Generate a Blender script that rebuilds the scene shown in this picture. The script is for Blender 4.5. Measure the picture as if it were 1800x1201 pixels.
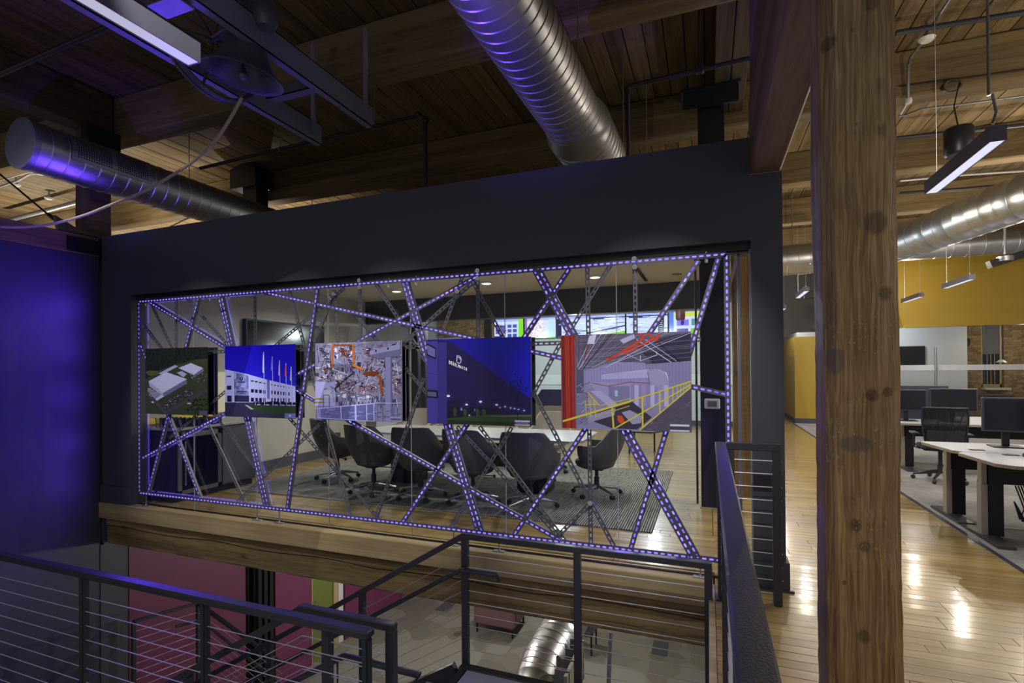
import bpy, math, random
from mathutils import Vector, Matrix
random.seed(7)
S = bpy.context.scene
for o in list(bpy.data.objects): bpy.data.objects.remove(o)
C = S.collection
PI = math.pi
# ---------------------------------------------------------------- camera (solved from the photograph's vanishing points)
H = 1.58; F = 900.94; CY = 645.19
RIGHT = Vector((0.9339208254241655, 0.3573951466222909, -0.007784665045883735))
DOWN = Vector((-0.009249938722856621, 0.0023906330456166026, -0.99995436071216))
FWD = Vector((-0.35736022508481385, 0.9339502096174466, 0.005538545193351093))
cam = bpy.data.cameras.new('camera'); camo = bpy.data.objects.new('camera', cam); C.objects.link(camo)
m3 = Matrix((RIGHT, -DOWN, -FWD)).transposed()
camo.matrix_world = Matrix.Translation((0, 0, H)) @ m3.to_4x4()
cam.sensor_width = 36; cam.sensor_fit = 'HORIZONTAL'; cam.lens = F*36/1800; cam.shift_y = (CY-600.5)/1800
cam.clip_start = 0.05; cam.clip_end = 200
S.camera = camo
S.view_settings.view_transform = 'Standard'; S.view_settings.look = 'None'
S.view_settings.exposure = 0.0; S.view_settings.gamma = 1; S.view_settings.use_curve_mapping = False
# dim even surroundings beyond the modelled bays
w = bpy.data.worlds.new('world'); S.world = w; w.use_nodes = True
w.node_tree.nodes['Background'].inputs[0].default_value = (0.62, 0.60, 0.66, 1)
w.node_tree.nodes['Background'].inputs[1].default_value = 0.40

def lamp(kind, loc, power, color=(1, .95, .88), size=0.0, rot=(0, 0, 0), spot=None, sy=None, name=None):
    d = bpy.data.lights.new(name or kind.lower()+'_light', kind); d.energy = power; d.color = color
    if kind == 'AREA':
        d.size = size
        if sy: d.shape = 'RECTANGLE'; d.size_y = sy
    else: d.shadow_soft_size = size
    if spot: d.spot_size = spot; d.spot_blend = .6
    o = bpy.data.objects.new(d.name, d); o.location = loc; o.rotation_euler = rot; C.objects.link(o); return o
WARM = (1, .88, .68); NEUT = (1, .93, .84); COOL = (.86, .92, 1); PURP = (.13, .05, 1)
# conference room: lamps of the recessed ceiling discs
for x, y in ((-5.3, 6.6), (-3.9, 6.6), (-2.5, 6.6), (-1.1, 6.6)): lamp('SPOT', (x, y, 2.93), 85, (1, .93, .82), .04, spot=2.7)
# alcove behind the conference room
for x in (-5.5, -3.5, -1.2): lamp('POINT', (x, 12.3, 2.7), 75, (.85, .97, 1), .0)
lamp('POINT', (-2.5, 10.2, 2.2), 20, (.9, .97, 1), .0)
# open office: pendants (spot inside each fitting's mouth)
PEND = [(1.97, 5.29, 3.2), (4.62, 12.6, 3.2), (4.62, 15.1, 3.2), (1.97, 9.2, 3.2), (1.97, 12.9, 3.2), (4.62, 6.2, 3.2), (4.62, 9.3, 3.2), (1.97, 16.4, 3.2)]
for x, y, z in PEND:
    for k in ((-.5, -.25, 0, .25, .5) if y < 10 and x < 3 else (0,)): lamp('SPOT', (x, y+k, z-.02), 16 if y < 10 and x < 3 else 78, (.93, .95, 1), .0, spot=2.75)
    lamp('POINT', (x, y, z+.35), 26 if y < 6 and x < 3 else 46, WARM, .0)  # warm point added above each pendant to brighten the ceiling
lamp('POINT', (5.5, 18.6, 2.6), 30, COOL, .0); lamp('POINT', (8.3, 18.6, 2.3), 25, WARM, .0)
# lamps without fittings, added to brighten the decking beyond the walls
for x, y in ((-9.8, 5.6), (-13, 6.4), (-12.2, 8.4), (-10.4, 8.2), (-10.4, 10.6), (-14.6, 8.8), (-8.4, 7.9), (-3.0, 12.5), (4.9, 4.9), (6.6, 7.5), (4.6, 9.9)):
    if x < -7: lamp('SPOT', (x, y, 3.7), 170, WARM, .0, rot=(PI, 0, 0), spot=2.45)
    else: lamp('POINT', (x, y, 3.3), 14 if x < 0 else 75, WARM, .0)
# stair hall pendant + the next of its row behind the camera
for y in (.4, 1.6): lamp('SPOT', (-2.66, y, 3.27), 16, (.85, .88, 1), .0, spot=2.6)
lamp('SPOT', (-2.66, -1.6, 3.27), 40, NEUT, .0, spot=2.6); lamp('SPOT', (1.2, -1.4, 3.27), 90, WARM, .0, spot=2.6)  # warm right-hand spot added behind the camera to light the post
# light strips of the lattice
LEDP = [(-6.25+.62*k, 2.395, 9) for k in range(11)] + [(-6.25+.78*k, .19, 4) for k in range(9)] + [(-6.31, z, 5) for z in (.7, 1.3, 1.9)] + [(.11, z, 3) for z in (.7, 1.3, 1.9)] + [(-5.4, .7, 5), (-4.45, .6, 5), (-3.4, .75, 5), (-2.2, .6, 5), (-1.4, .6, 5), (-.4, .7, 5), (-5.6, 2.1, 6), (-4.0, 2.1, 6), (-2.9, 2.15, 6), (-1.8, 2.1, 6)]
for x, z, e in LEDP: lamp('SPOT', (x, 4.100, z), e*(.10 if x > -1.3 else .25 if x > -2.6 else .6 if x > -5.2 else 2.2)*(.6 if z < 1 and x > -5.5 else 1), PURP, .0, rot=(-PI/2, 0, 0), spot=3.05, name='strip_light')
for x, z in ((-.7, .5), (-.3, .7), (-2.0, .5), (-4.4, .5)): lamp('POINT', (x, 4.32, z), 4.5 if x > -1 else .4, PURP, .0, name='strip_light')
# lower floor
for x, y in ((-3.5, 7.5), (-.5, 8.0), (-3.5, 10.5)): lamp('POINT', (x, y, -1.1), 80, (1, .95, .84), .0)
lamp('POINT', (-5.6, 8.2, -1.5), 26, NEUT, .0)
# unseen spots added over the hall to brighten the printed panels
for x in (-5.3, -4.0, -2.8, -1.6, -.5): lamp('SPOT', (x+.5, .9, 4.4), 330, (1, .98, .95), .0, rot=(math.radians(46), 0, math.radians(9)), spot=.55)
# purple floods added low in the hall, out of frame, to tint the ducts
lamp('SPOT', (-3.7, .35, .35), 400, PURP, .0, rot=(math.radians(129.3), 0, math.radians(39.7)), spot=.36)
lamp('SPOT', (-4.3, .9, .6), 480, PURP, .0, rot=(math.radians(132), 0, math.radians(-52)), spot=.55)

# ---------------------------------------------------------------- helpers
def at(px, py, **k):
    """world point on the plane X=, Y= or Z= seen at a pixel of the 1800x1201 frame"""
    d = RIGHT*((px-900)/F) + DOWN*((py-CY)/F) + FWD
    (a, v), = k.items(); i = 'XYZ'.index(a); o = Vector((0, 0, H))
    return o + d*((v-o[i])/d[i])
def lin(c):
    return tuple(((x/255)/12.92 if x/255 <= .04045 else ((x/255+.055)/1.055)**2.4) for x in c[:3])
MATS = {}
def mat(name, col, rough=.6, metal=0.0, bump=0.0, bscale=60, var=0.0, vscale=4, stretch=None, emit=None, es=1.0, rnd=0.0, spec=None, coat=0.0):
    if name in MATS: return MATS[name]
    m = bpy.data.materials.new(name); m.use_nodes = True; nt = m.node_tree; N = nt.nodes; L = nt.links
    b = N['Principled BSDF']; b.inputs['Roughness'].default_value = rough; b.inputs['Metallic'].default_value = metal
    b.inputs['Base Color'].default_value = (*col, 1)
    if spec is not None: b.inputs['Specular IOR Level'].default_value = spec
    if coat: b.inputs['Coat Weight'].default_value = coat; b.inputs['Coat Roughness'].default_value = .12
    if emit: b.inputs['Emission Color'].default_value = (*emit, 1); b.inputs['Emission Strength'].default_value = es
    tc = N.new('ShaderNodeTexCoord'); mp = N.new('ShaderNodeMapping'); L.new(tc.outputs['Object'], mp.inputs['Vector'])
    if stretch: mp.inputs['Scale'].default_value = stretch
    if var or rnd:
        n = N.new('ShaderNodeTexNoise'); n.inputs['Scale'].default_value = vscale; n.inputs['Detail'].default_value = 6; n.inputs['Roughness'].default_value = .65
        L.new(mp.outputs[0], n.inputs['Vector'])
        mr = N.new('ShaderNodeMapRange'); mr.inputs['From Min'].default_value = .3; mr.inputs['From Max'].default_value = .7
        mr.inputs['To Min'].default_value = 1-var; mr.inputs['To Max'].default_value = 1+var; L.new(n.outputs['Fac'], mr.inputs['Value'])
        f = mr.outputs[0]
        if rnd:
            oi = N.new('ShaderNodeObjectInfo'); r = N.new('ShaderNodeMapRange'); r.inputs['To Min'].default_value = 1-rnd; r.inputs['To Max'].default_value = 1+rnd
            L.new(oi.outputs['Random'], r.inputs['Value']); mu = N.new('ShaderNodeMath'); mu.operation = 'MULTIPLY'; L.new(f, mu.inputs[0]); L.new(r.outputs[0], mu.inputs[1]); f = mu.outputs[0]
        v = N.new('ShaderNodeVectorMath'); v.operation = 'SCALE'; v.inputs[0].default_value = col; L.new(f, v.inputs['Scale']); L.new(v.outputs[0], b.inputs['Base Color'])
    if bump:
        n2 = N.new('ShaderNodeTexNoise'); n2.inputs['Scale'].default_value = bscale; n2.inputs['Detail'].default_value = 4; L.new(mp.outputs[0], n2.inputs['Vector'])
        bp = N.new('ShaderNodeBump'); bp.inputs['Strength'].default_value = bump; bp.inputs['Distance'].default_value = .01; L.new(n2.outputs['Fac'], bp.inputs['Height']); L.new(bp.outputs[0], b.inputs['Normal'])
    MATS[name] = m; return m
def wood(name, c1, c2, axis, rough=.65, grain=55, bump=.4, rnd=.25, knots=0.0, coat=0.0, wob=.6):
    """sawn timber whose grain runs along 'X','Y' or 'Z'; each piece gets its own offset and tone"""
    if name in MATS: return MATS[name]
    m = bpy.data.materials.new(name); m.use_nodes = True; nt = m.node_tree; N = nt.nodes; L = nt.links; b = N['Principled BSDF']
    b.inputs['Roughness'].default_value = rough
    if coat: b.inputs['Coat Weight'].default_value = coat; b.inputs['Coat Roughness'].default_value = .13
    tc = N.new('ShaderNodeTexCoord'); oi = N.new('ShaderNodeObjectInfo')
    off = N.new('ShaderNodeVectorMath'); off.operation = 'SCALE'; off.inputs[0].default_value = (37.1, 21.7, 53.3); L.new(oi.outputs['Random'], off.inputs['Scale'])
    ad = N.new('ShaderNodeVectorMath'); ad.operation = 'ADD'; L.new(tc.outputs['Object'], ad.inputs[0]); L.new(off.outputs[0], ad.inputs[1])
    mp = N.new('ShaderNodeMapping'); sc = [1, 1, 1]; sc['XYZ'.index(axis)] = .045; mp.inputs['Scale'].default_value = sc; L.new(ad.outputs[0], mp.inputs['Vector'])
    n = N.new('ShaderNodeTexNoise'); n.inputs['Scale'].default_value = grain; n.inputs['Detail'].default_value = 7; n.inputs['Roughness'].default_value = .7; n.inputs['Distortion'].default_value = wob; L.new(mp.outputs[0], n.inputs['Vector'])
    n3 = N.new('ShaderNodeTexNoise'); n3.inputs['Scale'].default_value = 7; n3.inputs['Detail'].default_value = 3; L.new(mp.outputs[0], n3.inputs['Vector'])
    mx = N.new('ShaderNodeMath'); mx.operation = 'ADD'; L.new(n.outputs['Fac'], mx.inputs[0]); L.new(n3.outputs['Fac'], mx.inputs[1])
    cr = N.new('ShaderNodeValToRGB'); L.new(mx.outputs[0], cr.inputs[0]); hv = N.new('ShaderNodeMath'); hv.operation = 'MULTIPLY'; hv.inputs[1].default_value = .5; L.new(mx.outputs[0], hv.inputs[0]); L.new(hv.outputs[0], cr.inputs[0])
    cr.color_ramp.elements[0].position = .38; cr.color_ramp.elements[0].color = (*c2, 1); cr.color_ramp.elements[1].position = .60; cr.color_ramp.elements[1].color = (*c1, 1)
    col = cr.outputs[0]
    if knots:
        vo = N.new('ShaderNodeTexVoronoi'); vo.inputs['Scale'].default_value = 1.0; mk = N.new('ShaderNodeMapping'); ks = [3.2, 3.2, 3.2]; ks['XYZ'.index(axis)] = 1.5; mk.inputs['Scale'].default_value = ks
        L.new(ad.outputs[0], mk.inputs['Vector']); L.new(mk.outputs[0], vo.inputs['Vector'])
        kr = N.new('ShaderNodeMapRange'); kr.inputs['From Min'].default_value = .03; kr.inputs['From Max'].default_value = .12; kr.inputs['To Min'].default_value = 1-knots; L.new(vo.outputs['Distance'], kr.inputs['Value'])
        kv = N.new('ShaderNodeVectorMath'); kv.operation = 'SCALE'; L.new(col, kv.inputs[0]); L.new(kr.outputs[0], kv.inputs['Scale']); col = kv.outputs[0]
    r = N.new('ShaderNodeMapRange'); r.inputs['To Min'].default_value = 1-rnd; r.inputs['To Max'].default_value = 1+rnd; L.new(oi.outputs['Random'], r.inputs['Value'])
    v = N.new('ShaderNodeVectorMath'); v.operation = 'SCALE'; L.new(col, v.inputs[0]); L.new(r.outputs[0], v.inputs['Scale']); L.new(v.outputs[0], b.inputs['Base Color'])
    bp = N.new('ShaderNodeBump'); bp.inputs['Strength'].default_value = bump; bp.inputs['Distance'].default_value = .004; L.new(n.outputs['Fac'], bp.inputs['Height']); L.new(bp.outputs[0], b.inputs['Normal'])
    MATS[name] = m; return m
def vcol(name, rough=.35, emit=0.0, gain=1.0, base=1.0):
    """flat print or screen: colours come from the pieces' own colour attribute"""
    m = bpy.data.materials.new(name); m.use_nodes = True; N = m.node_tree.nodes; L = m.node_tree.links; b = N['Principled BSDF']
    a = N.new('ShaderNodeAttribute'); a.attribute_name = 'Col'
    v = N.new('ShaderNodeVectorMath'); v.operation = 'SCALE'; v.inputs['Scale'].default_value = base; L.new(a.outputs['Color'], v.inputs[0]); L.new(v.outputs[0], b.inputs['Base Color']); b.inputs['Roughness'].default_value = rough
    if emit: L.new(a.outputs['Color'], b.inputs['Emission Color']); b.inputs['Emission Strength'].default_value = emit
    return m
def glass(name, tint=(.93, .96, .97), fac=1.0):
    if name in MATS: return MATS[name]
    m = bpy.data.materials.new(name); m.use_nodes = True; nt = m.node_tree; N = nt.nodes; L = nt.links; N.remove(N['Principled BSDF'])
    t = N.new('ShaderNodeBsdfTransparent'); t.inputs[0].default_value = (*tint, 1); g = N.new('ShaderNodeBsdfGlossy'); g.inputs['Roughness'].default_value = .02
    fr = N.new('ShaderNodeFresnel'); fr.inputs[0].default_value = 1.35; mx = N.new('ShaderNodeMixShader')
    ml = N.new('ShaderNodeMath'); ml.operation = 'MULTIPLY'; ml.inputs[1].default_value = fac; L.new(fr.outputs[0], ml.inputs[0])
    L.new(ml.outputs[0], mx.inputs[0]); L.new(t.outputs[0], mx.inputs[1]); L.new(g.outputs[0], mx.inputs[2]); L.new(mx.outputs[0], N['Material Output'].inputs[0])
    MATS[name] = m; return m

ORG = {}
def tag(o, label=None, cat=None, group=None, kind=None):
    if label: o['label'] = label
    if cat: o['category'] = cat
    if group: o['group'] = group
    if kind: o['kind'] = kind
    return o
def thing(name, label, cat, loc=(0, 0, 0), group=None, kind=None):
    o = bpy.data.objects.new(name, None); C.objects.link(o); o.location = loc; o.empty_display_size = .1
    ORG[o.name] = Vector(loc); return tag(o, label, cat, group, kind)
class MB:
    def __init__(s): s.v = []; s.f = []; s.c = []
    def quad(s, *p, c=None):
        i = len(s.v); s.v += [Vector(q) for q in p]; s.f.append(tuple(range(i, i+len(p)))); s.c.append(c); return s
    def box(s, x0, x1, y0, y1, z0, z1, c=None, bv=0.0):
        if x0 > x1: x0, x1 = x1, x0
        if y0 > y1: y0, y1 = y1, y0
        if z0 > z1: z0, z1 = z1, z0
        i = len(s.v)
        if bv <= 0:
            s.v += [Vector(p) for p in ((x0,y0,z0),(x1,y0,z0),(x1,y1,z0),(x0,y1,z0),(x0,y0,z1),(x1,y0,z1),(x1,y1,z1),(x0,y1,z1))]
            for q in ((3,2,1,0),(4,5,6,7),(0,1,5,4),(1,2,6,5),(2,3,7,6),(3,0,4,7)): s.f.append(tuple(i+k for k in q)); s.c.append(c)
            return s
        b = min(bv, (x1-x0)*.45, (y1-y0)*.45, (z1-z0)*.45)
        rings = []
        for z, e in ((z0, b), (z0+b, 0), (z1-b, 0), (z1, b)):
            pts = [(x0+e+(b if 0 else 0), y0+e), (x1-e, y0+e), (x1-e, y1-e), (x0+e, y1-e)]
            ch = b*(.9 if e == 0 else .3)
            q = []
            X0, Y0, X1, Y1 = x0+e, y0+e, x1-e, y1-e
            q = [(X0+ch, Y0), (X1-ch, Y0), (X1, Y0+ch), (X1, Y1-ch), (X1-ch, Y1), (X0+ch, Y1), (X0, Y1-ch), (X0, Y0+ch)]
            rings.append([(a, d, z) for a, d in q])
        for r in rings: s.v += [Vector(p) for p in r]
        for k in range(3):
            for j in range(8): s.f.append((i+k*8+j, i+k*8+(j+1) % 8, i+(k+1)*8+(j+1) % 8, i+(k+1)*8+j)); s.c.append(c)
        s.f.append(tuple(i+7-j for j in range(8))); s.f.append(tuple(i+24+j for j in range(8))); s.c += [c, c]
        return s
    def obox(s, p, q, w, h, up=(0, 0, 1), c=None):
        """rectangular bar from p to q, w across, h along 'up'"""
        p = Vector(p); q = Vector(q); d = (q-p).normalized(); u = Vector(up); sd = d.cross(u)
        if sd.length < 1e-4: u = Vector((0, 1, 0)); sd = d.cross(u)
        sd.normalize(); u = sd.cross(d).normalized(); i = len(s.v)
        for e in (p, q):
            for a, b in ((-1, -1), (1, -1), (1, 1), (-1, 1)): s.v.append(e + sd*(a*w/2) + u*(b*h/2))
        for k in ((0, 1, 2, 3), (7, 6, 5, 4), (4, 5, 1, 0), (5, 6, 2, 1), (6, 7, 3, 2), (7, 4, 0, 3)): s.f.append(tuple(i+j for j in k)); s.c.append(c)
        return s
    def tube(s, pts, r, n=8, cap=True, c=None):
        pts = [Vector(p) for p in pts]; i = len(s.v); R = r if isinstance(r, (list, tuple)) else [r]*len(pts); ref = None
        for k, p in enumerate(pts):
            d = (pts[min(k+1, len(pts)-1)]-pts[max(k-1, 0)]).normalized()
            if ref is None: ref = Vector((0, 0, 1)) if abs(d.z) < .9 else Vector((1, 0, 0))
            a = d.cross(ref); a.normalize(); b = a.cross(d).normalized(); ref = b
            for j in range(n): t = 2*PI*j/n; s.v.append(p + a*(R[k]*math.cos(t)) + b*(R[k]*math.sin(t)))
        for k in range(len(pts)-1):
            for j in range(n): s.f.append((i+k*n+j, i+k*n+(j+1) % n, i+(k+1)*n+(j+1) % n, i+(k+1)*n+j)); s.c.append(c)
        if cap:
            s.f.append(tuple(i+n-1-j for j in range(n))); s.f.append(tuple(i+(len(pts)-1)*n+j for j in range(n))); s.c += [c, c]
        return s
    def lathe(s, prof, n=20, loc=(0, 0, 0), M=None, c=None):
        i = len(s.v); loc = Vector(loc)
        for r, z in prof:
            for j in range(n):
                t = 2*PI*j/n; p = Vector((r*math.cos(t), r*math.sin(t), z)); s.v.append(loc + (M @ p if M else p))
        for k in range(len(prof)-1):
            for j in range(n): s.f.append((i+k*n+j, i+k*n+(j+1) % n, i+(k+1)*n+(j+1) % n, i+(k+1)*n+j)); s.c.append(c)
        return s
    def prism(s, pts, axis, a, b, c=None):
        """outline pts (2D, counter-clockwise) extruded along axis from a to b"""
        i = len(s.v); n = len(pts)
        for t in (a, b):
            for u, v in pts: s.v.append(Vector({'X': (t, u, v), 'Y': (u, t, v), 'Z': (u, v, t)}[axis]))
        for j in range(n): s.f.append((i+j, i+(j+1) % n, i+n+(j+1) % n, i+n+j)); s.c.append(c)
        s.f.append(tuple(i+n-1-j for j in range(n))); s.f.append(tuple(i+n+j for j in range(n))); s.c += [c, c]
        return s
    def build(s, name, m, parent=None, smooth=False, label=None, cat=None, group=None, kind=None, base=False, fix=True):
        me = bpy.data.meshes.new(name)
        if parent is not None: org = ORG[parent.name]
        elif base:
            xs = [p.x for p in s.v]; ys = [p.y for p in s.v]; zs = [p.z for p in s.v]; org = Vector(((min(xs)+max(xs))/2, (min(ys)+max(ys))/2, min(zs)))
        else: org = Vector((0, 0, 0))
        me.from_pydata([tuple(p-org) for p in s.v], [], s.f)
        if any(k is not None for k in s.c):
            ca = me.color_attributes.new('Col', 'FLOAT_COLOR', 'CORNER'); k = 0
            for fi, p in enumerate(me.polygons):
                cc = s.c[fi] or (1, 1, 1)
                for _ in range(p.loop_total): ca.data[k].color = (*cc, 1); k += 1
        me.materials.append(m)
        if smooth:
            me.polygons.foreach_set('use_smooth', [True]*len(me.polygons))
        me.update()
        if fix and not any(k is not None for k in s.c):
            import bmesh
            b = bmesh.new(); b.from_mesh(me); bmesh.ops.recalc_face_normals(b, faces=b.faces); b.to_mesh(me); b.free()
        if smooth: me.set_sharp_from_angle(angle=math.radians(38))
        o = bpy.data.objects.new(name, me); C.objects.link(o); o.location = org if parent is None else (0, 0, 0)
        if parent is not None: o.parent = parent
        ORG[o.name] = org
        return tag(o, label, cat, group, kind)
def dup(root, loc, rz=0, label=None, group=None):
    r = root.copy(); C.objects.link(r); r.location = loc; r.rotation_euler = (0, 0, rz)
    if label: r['label'] = label
    if group: r['group'] = group
    for ch in list(root.children):
        c = ch.copy(); C.objects.link(c); c.parent = r
        for g in list(ch.children): d = g.copy(); C.objects.link(d); d.parent = c
    return r
def struct(mb, name, m, **k): return mb.build(name, m, kind='structure', **k)

# ---------------------------------------------------------------- materials
slate = mat('slate_paint', (.066, .070, .094), .55, bump=.05, bscale=90)
slate2 = mat('slate_gloss_paint', (.045, .045, .065), .30, bump=.04, bscale=30)
blackst = mat('black_steel', (.022, .021, .027), .38, metal=.3, bump=.05, bscale=120)
gunmetal = mat('gunmetal', (.15, .15, .18), .45, metal=.35, bump=.08, bscale=80)
galv = mat('galvanised_steel', (.55, .55, .57), .37, metal=.95, var=.10, vscale=3, bump=.06, bscale=9)
galvd = mat('dull_zinc', (.33, .34, .36), .42, metal=.8, var=.15, vscale=6)
chrome = mat('chrome', (.75, .75, .78), .15, metal=1)
cablem = mat('stainless_cable', (.62, .62, .66), .4, metal=.35)
railm = mat('charcoal_rail_steel', (.055, .056, .068), .33, metal=.25, bump=.12, bscale=160)
beige = mat('beige_wall_paint', (.46, .44, .41), .6, bump=.03)
white = mat('white_plastic', (.72, .72, .70), .4)
ceilp = mat('cream_ceiling_paint', (.62, .58, .48), .7)
yellow = mat('mustard_paint', (.42, .28, .03), .45)
greyw = mat('pale_grey_paint', (.38, .38, .40), .55)
beamX = wood('rough_beam_x', lin((138, 118, 82)), lin((94, 76, 50)), 'X', .75, 40, .6, .1, .5)
beamY = wood('rough_beam_y', lin((96, 76, 62)), lin((56, 42, 36)), 'Y', .75, 40, .6, .1, .3)
postw = wood('old_post', lin((150, 120, 78)), lin((80, 56, 32)), 'Z', .75, 50, .7, .1, .5)
plankY = wood('decking', lin((132, 112, 78)), lin((88, 70, 46)), 'Y', .7, 34, .4, .20, .35)
ledw = mat('purple_light_strip', (.02, .01, .06), .5)
_n = ledw.node_tree; _N = _n.nodes; _L = _n.links; _b = _N['Principled BSDF']
_t = _N.new('ShaderNodeTexNoise'); _t.inputs['Scale'].default_value = 22; _t.inputs['Detail'].default_value = 1
_r = _N.new('ShaderNodeMapRange'); _r.inputs['From Min'].default_value = .35; _r.inputs['From Max'].default_value = .65; _r.inputs['To Min'].default_value = .9; _r.inputs['To Max'].default_value = 4.2
_L.new(_t.outputs['Fac'], _r.inputs['Value']); _L.new(_r.outputs[0], _b.inputs['Emission Strength']); _b.inputs['Emission Color'].default_value = (.17, .115, 1, 1)
lensm = mat('lit_diffuser', (.8, .8, .85), .5, emit=(.72, .76, 1), es=.85)
lensdim = mat('lit_diffuser_soft', (.8, .8, .85), .5, emit=(.80, .83, .95), es=.48)
discm = mat('warm_lit_disc', (.9, .9, .8), .5, emit=(1, .95, .82), es=1.3)
floorw = wood('oak_strip_floor', lin((180, 154, 98)), lin((142, 118, 70)), 'X', .27, 30, .25, .16, .15, coat=.5)
sillw = wood('sill_timber', lin((188, 166, 122)), lin((156, 134, 92)), 'X', .5, 26, .3, .08, .1)
beamlow = wood('floor_beam_timber', lin((150, 128, 84)), lin((100, 80, 50)), 'X', .7, 40, .8, .1, .6)

# ---------------------------------------------------------------- ceiling
CZ = 5.10
ceil = MB().box(-16, 9, -1, 21, CZ+.045, CZ+.15).build('ceiling', mat('roof_deck_dark', (.02, .016, .012), .9), kind='structure')
pw = .20; base_me = None
for i in range(-42, 27):
    x = i*pw; b = MB().box(0, pw-.012, -.2, 9.7, 0, .04) if base_me is None else None
    if base_me is None: o = b.build('plank', plankY, ceil); base_me = o.data; o.location = (x, 0, CZ)
    else:
        o = bpy.data.objects.new('plank', base_me); C.objects.link(o); o.parent = ceil; o.location = (x, 0, CZ+random.choice((0, .004, .008)))
b = MB()
for i in range(-80, 45):
    x = i*pw
    if not (-42 <= i < 27): b.box(x, x+pw-.012, -.2, 9.7, CZ, CZ+.04)
    b.box(x, x+pw-.012, 9.71, 20.8, CZ, CZ+.04)
tag(b.build('plank_decking', plankY, ceil), kind='stuff')
labs = ['rough timber ceiling beam crossing in front of the big round duct', 'rough timber ceiling beam just above the top of the dark grey wall',
        'timber ceiling beam beyond the wall, third from the camera', 'timber ceiling beam over the middle of the open office', 'timber ceiling beam far back over the open office', 'farthest timber ceiling beam by the yellow wall']
BZ = 4.58
for k, y in enumerate((4.3, 6.87, 9.44, 12.0, 14.6, 17.2)):
    b = MB(); n = 26; X0, X1 = -15.5, 8.6
    b.box(X0, X1, y, y+.27, BZ, CZ, bv=.018)
    b.build('timber_beam', beamX, base=True, label=labs[k], cat='beam', group='timber beams under the plank ceiling')
MB().box(-7.35, -7.05, 1.0, 4.28, 4.60, CZ-.002, bv=.02).build('timber_girder', beamY, base=True, label='dark timber girder running over the round duct at the upper left', cat='beam')
MB().box(.09, .252, 4.58, 6.85, 4.722, CZ-.002, bv=.008).box(.258, .42, 4.58, 6.85, 4.722, CZ-.002, bv=.008).build('timber_girder', wood('charred_timber', lin((78, 62, 44)), lin((22, 19, 17)), 'Y', .8, 22, .5, .1, .5), base=True, label='blackened timber girder above the black steel column', cat='beam')
MB().box(.09, .252, 1.0, 4.29, 4.722, CZ-.002, bv=.008).box(.258, .42, 1.0, 4.29, 4.722, CZ-.002, bv=.008).build('timber_girder', MATS['charred_timber'], base=True, label='blackened timber girder between the round duct and the reddish beam, near part', cat='beam')
g = thing('timber_header', 'reddish deep timber beam running towards the camera from the wall top', 'beam', (.39, 3.0, 2.98))
redw = wood('reddish_timber', lin((136, 106, 88)), lin((88, 64, 54)), 'Y', .6, 34, .4, .05, .2)
MB().box(.29, .498, 1.2, 4.085, 2.98, 3.5, bv=.012).build('lower_timber', redw, g)
MB().box(.30, .485, 1.2, 4.08, 3.505, 4.3, bv=.012).build('upper_timber', redw, g)

# the big square post in the foreground: hewn corners, checks and knots
def hewn_post(name, x0, x1, y0, y1, z0, z1, ch, m, label):
    b = MB(); nz = 90; i0 = 0; rnd = random.Random(3); ph = [rnd.uniform(0, 9) for _ in range(8)]
    for k in range(nz+1):
        z = z0+(z1-z0)*k/nz; sw = .006*math.sin(z*1.7)+.004*math.sin(z*5.1)
        c = [ch*(1+.22*math.sin(z*2.3+ph[j])+.12*math.sin(z*9+ph[j]*2)) for j in range(4)]
        if z < .75: c[1] *= max(.45, z/.75); 
        ring = [(x0+c[0], y0), (x1-c[1], y0), (x1, y0+c[1]), (x1, y1-c[2]), (x1-c[2], y1), (x0+c[3], y1), (x0, y1-c[3]), (x0, y0+c[0])]
        for q, (x, y) in enumerate(ring): b.v.append(Vector((x+sw*.4+rnd.uniform(-.0012, .0012), y+rnd.uniform(-.0015, .0015), z)))
    for k in range(nz):
        for j in range(8): b.f.append((k*8+j, k*8+(j+1) % 8, (k+1)*8+(j+1) % 8, (k+1)*8+j)); b.c.append(None)
    return b.build(name, m, base=True, label=label, cat='post')
pm = bpy.data.materials.new('foreground_post_timber'); pm.use_nodes = True; nt = pm.node_tree; N = nt.nodes; L = nt.links; bs = N['Principled BSDF']; bs.inputs['Roughness'].default_value = .62
geo = N.new('ShaderNodeNewGeometry')
def vm(op, a, b=None, sc=None):
    n = N.new('ShaderNodeVectorMath'); n.operation = op
    if isinstance(a, tuple): n.inputs[0].default_value = a
    else: L.new(a, n.inputs[0])
    if b is not None:
        if isinstance(b, tuple): n.inputs[1].default_value = b
        else: L.new(b, n.inputs[1])
    if sc is not None:
        if isinstance(sc, float): n.inputs['Scale'].default_value = sc
        else: L.new(sc, n.inputs['Scale'])
    return n.outputs['Value'] if op in ('LENGTH', 'DISTANCE') else n.outputs[0]
def mm(op, a, b=0.0, c=None):
    n = N.new('ShaderNodeMath'); n.operation = op
    for i, q in enumerate((a, b, c)):
        if q is None: continue
        if isinstance(q, (float, int)): n.inputs[i].default_value = q
        else: L.new(q, n.inputs[i])
    return n.outputs[0]
def mrange(v, a, b, c, d):
    n = N.new('ShaderNodeMapRange'); L.new(v, n.inputs['Value'])
    for k, q in zip(('From Min', 'From Max', 'To Min', 'To Max'), (a, b, c, d)): n.inputs[k].default_value = q
    return n.outputs[0]
def noise(v, s, d=5, dist=0.0):
    n = N.new('ShaderNodeTexNoise'); L.new(v, n.inputs['Vector']); n.inputs['Scale'].default_value = s; n.inputs['Detail'].default_value = d; n.inputs['Distortion'].default_value = dist; return n.outputs['Fac']
P = geo.outputs['Position']; warp = None
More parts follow.
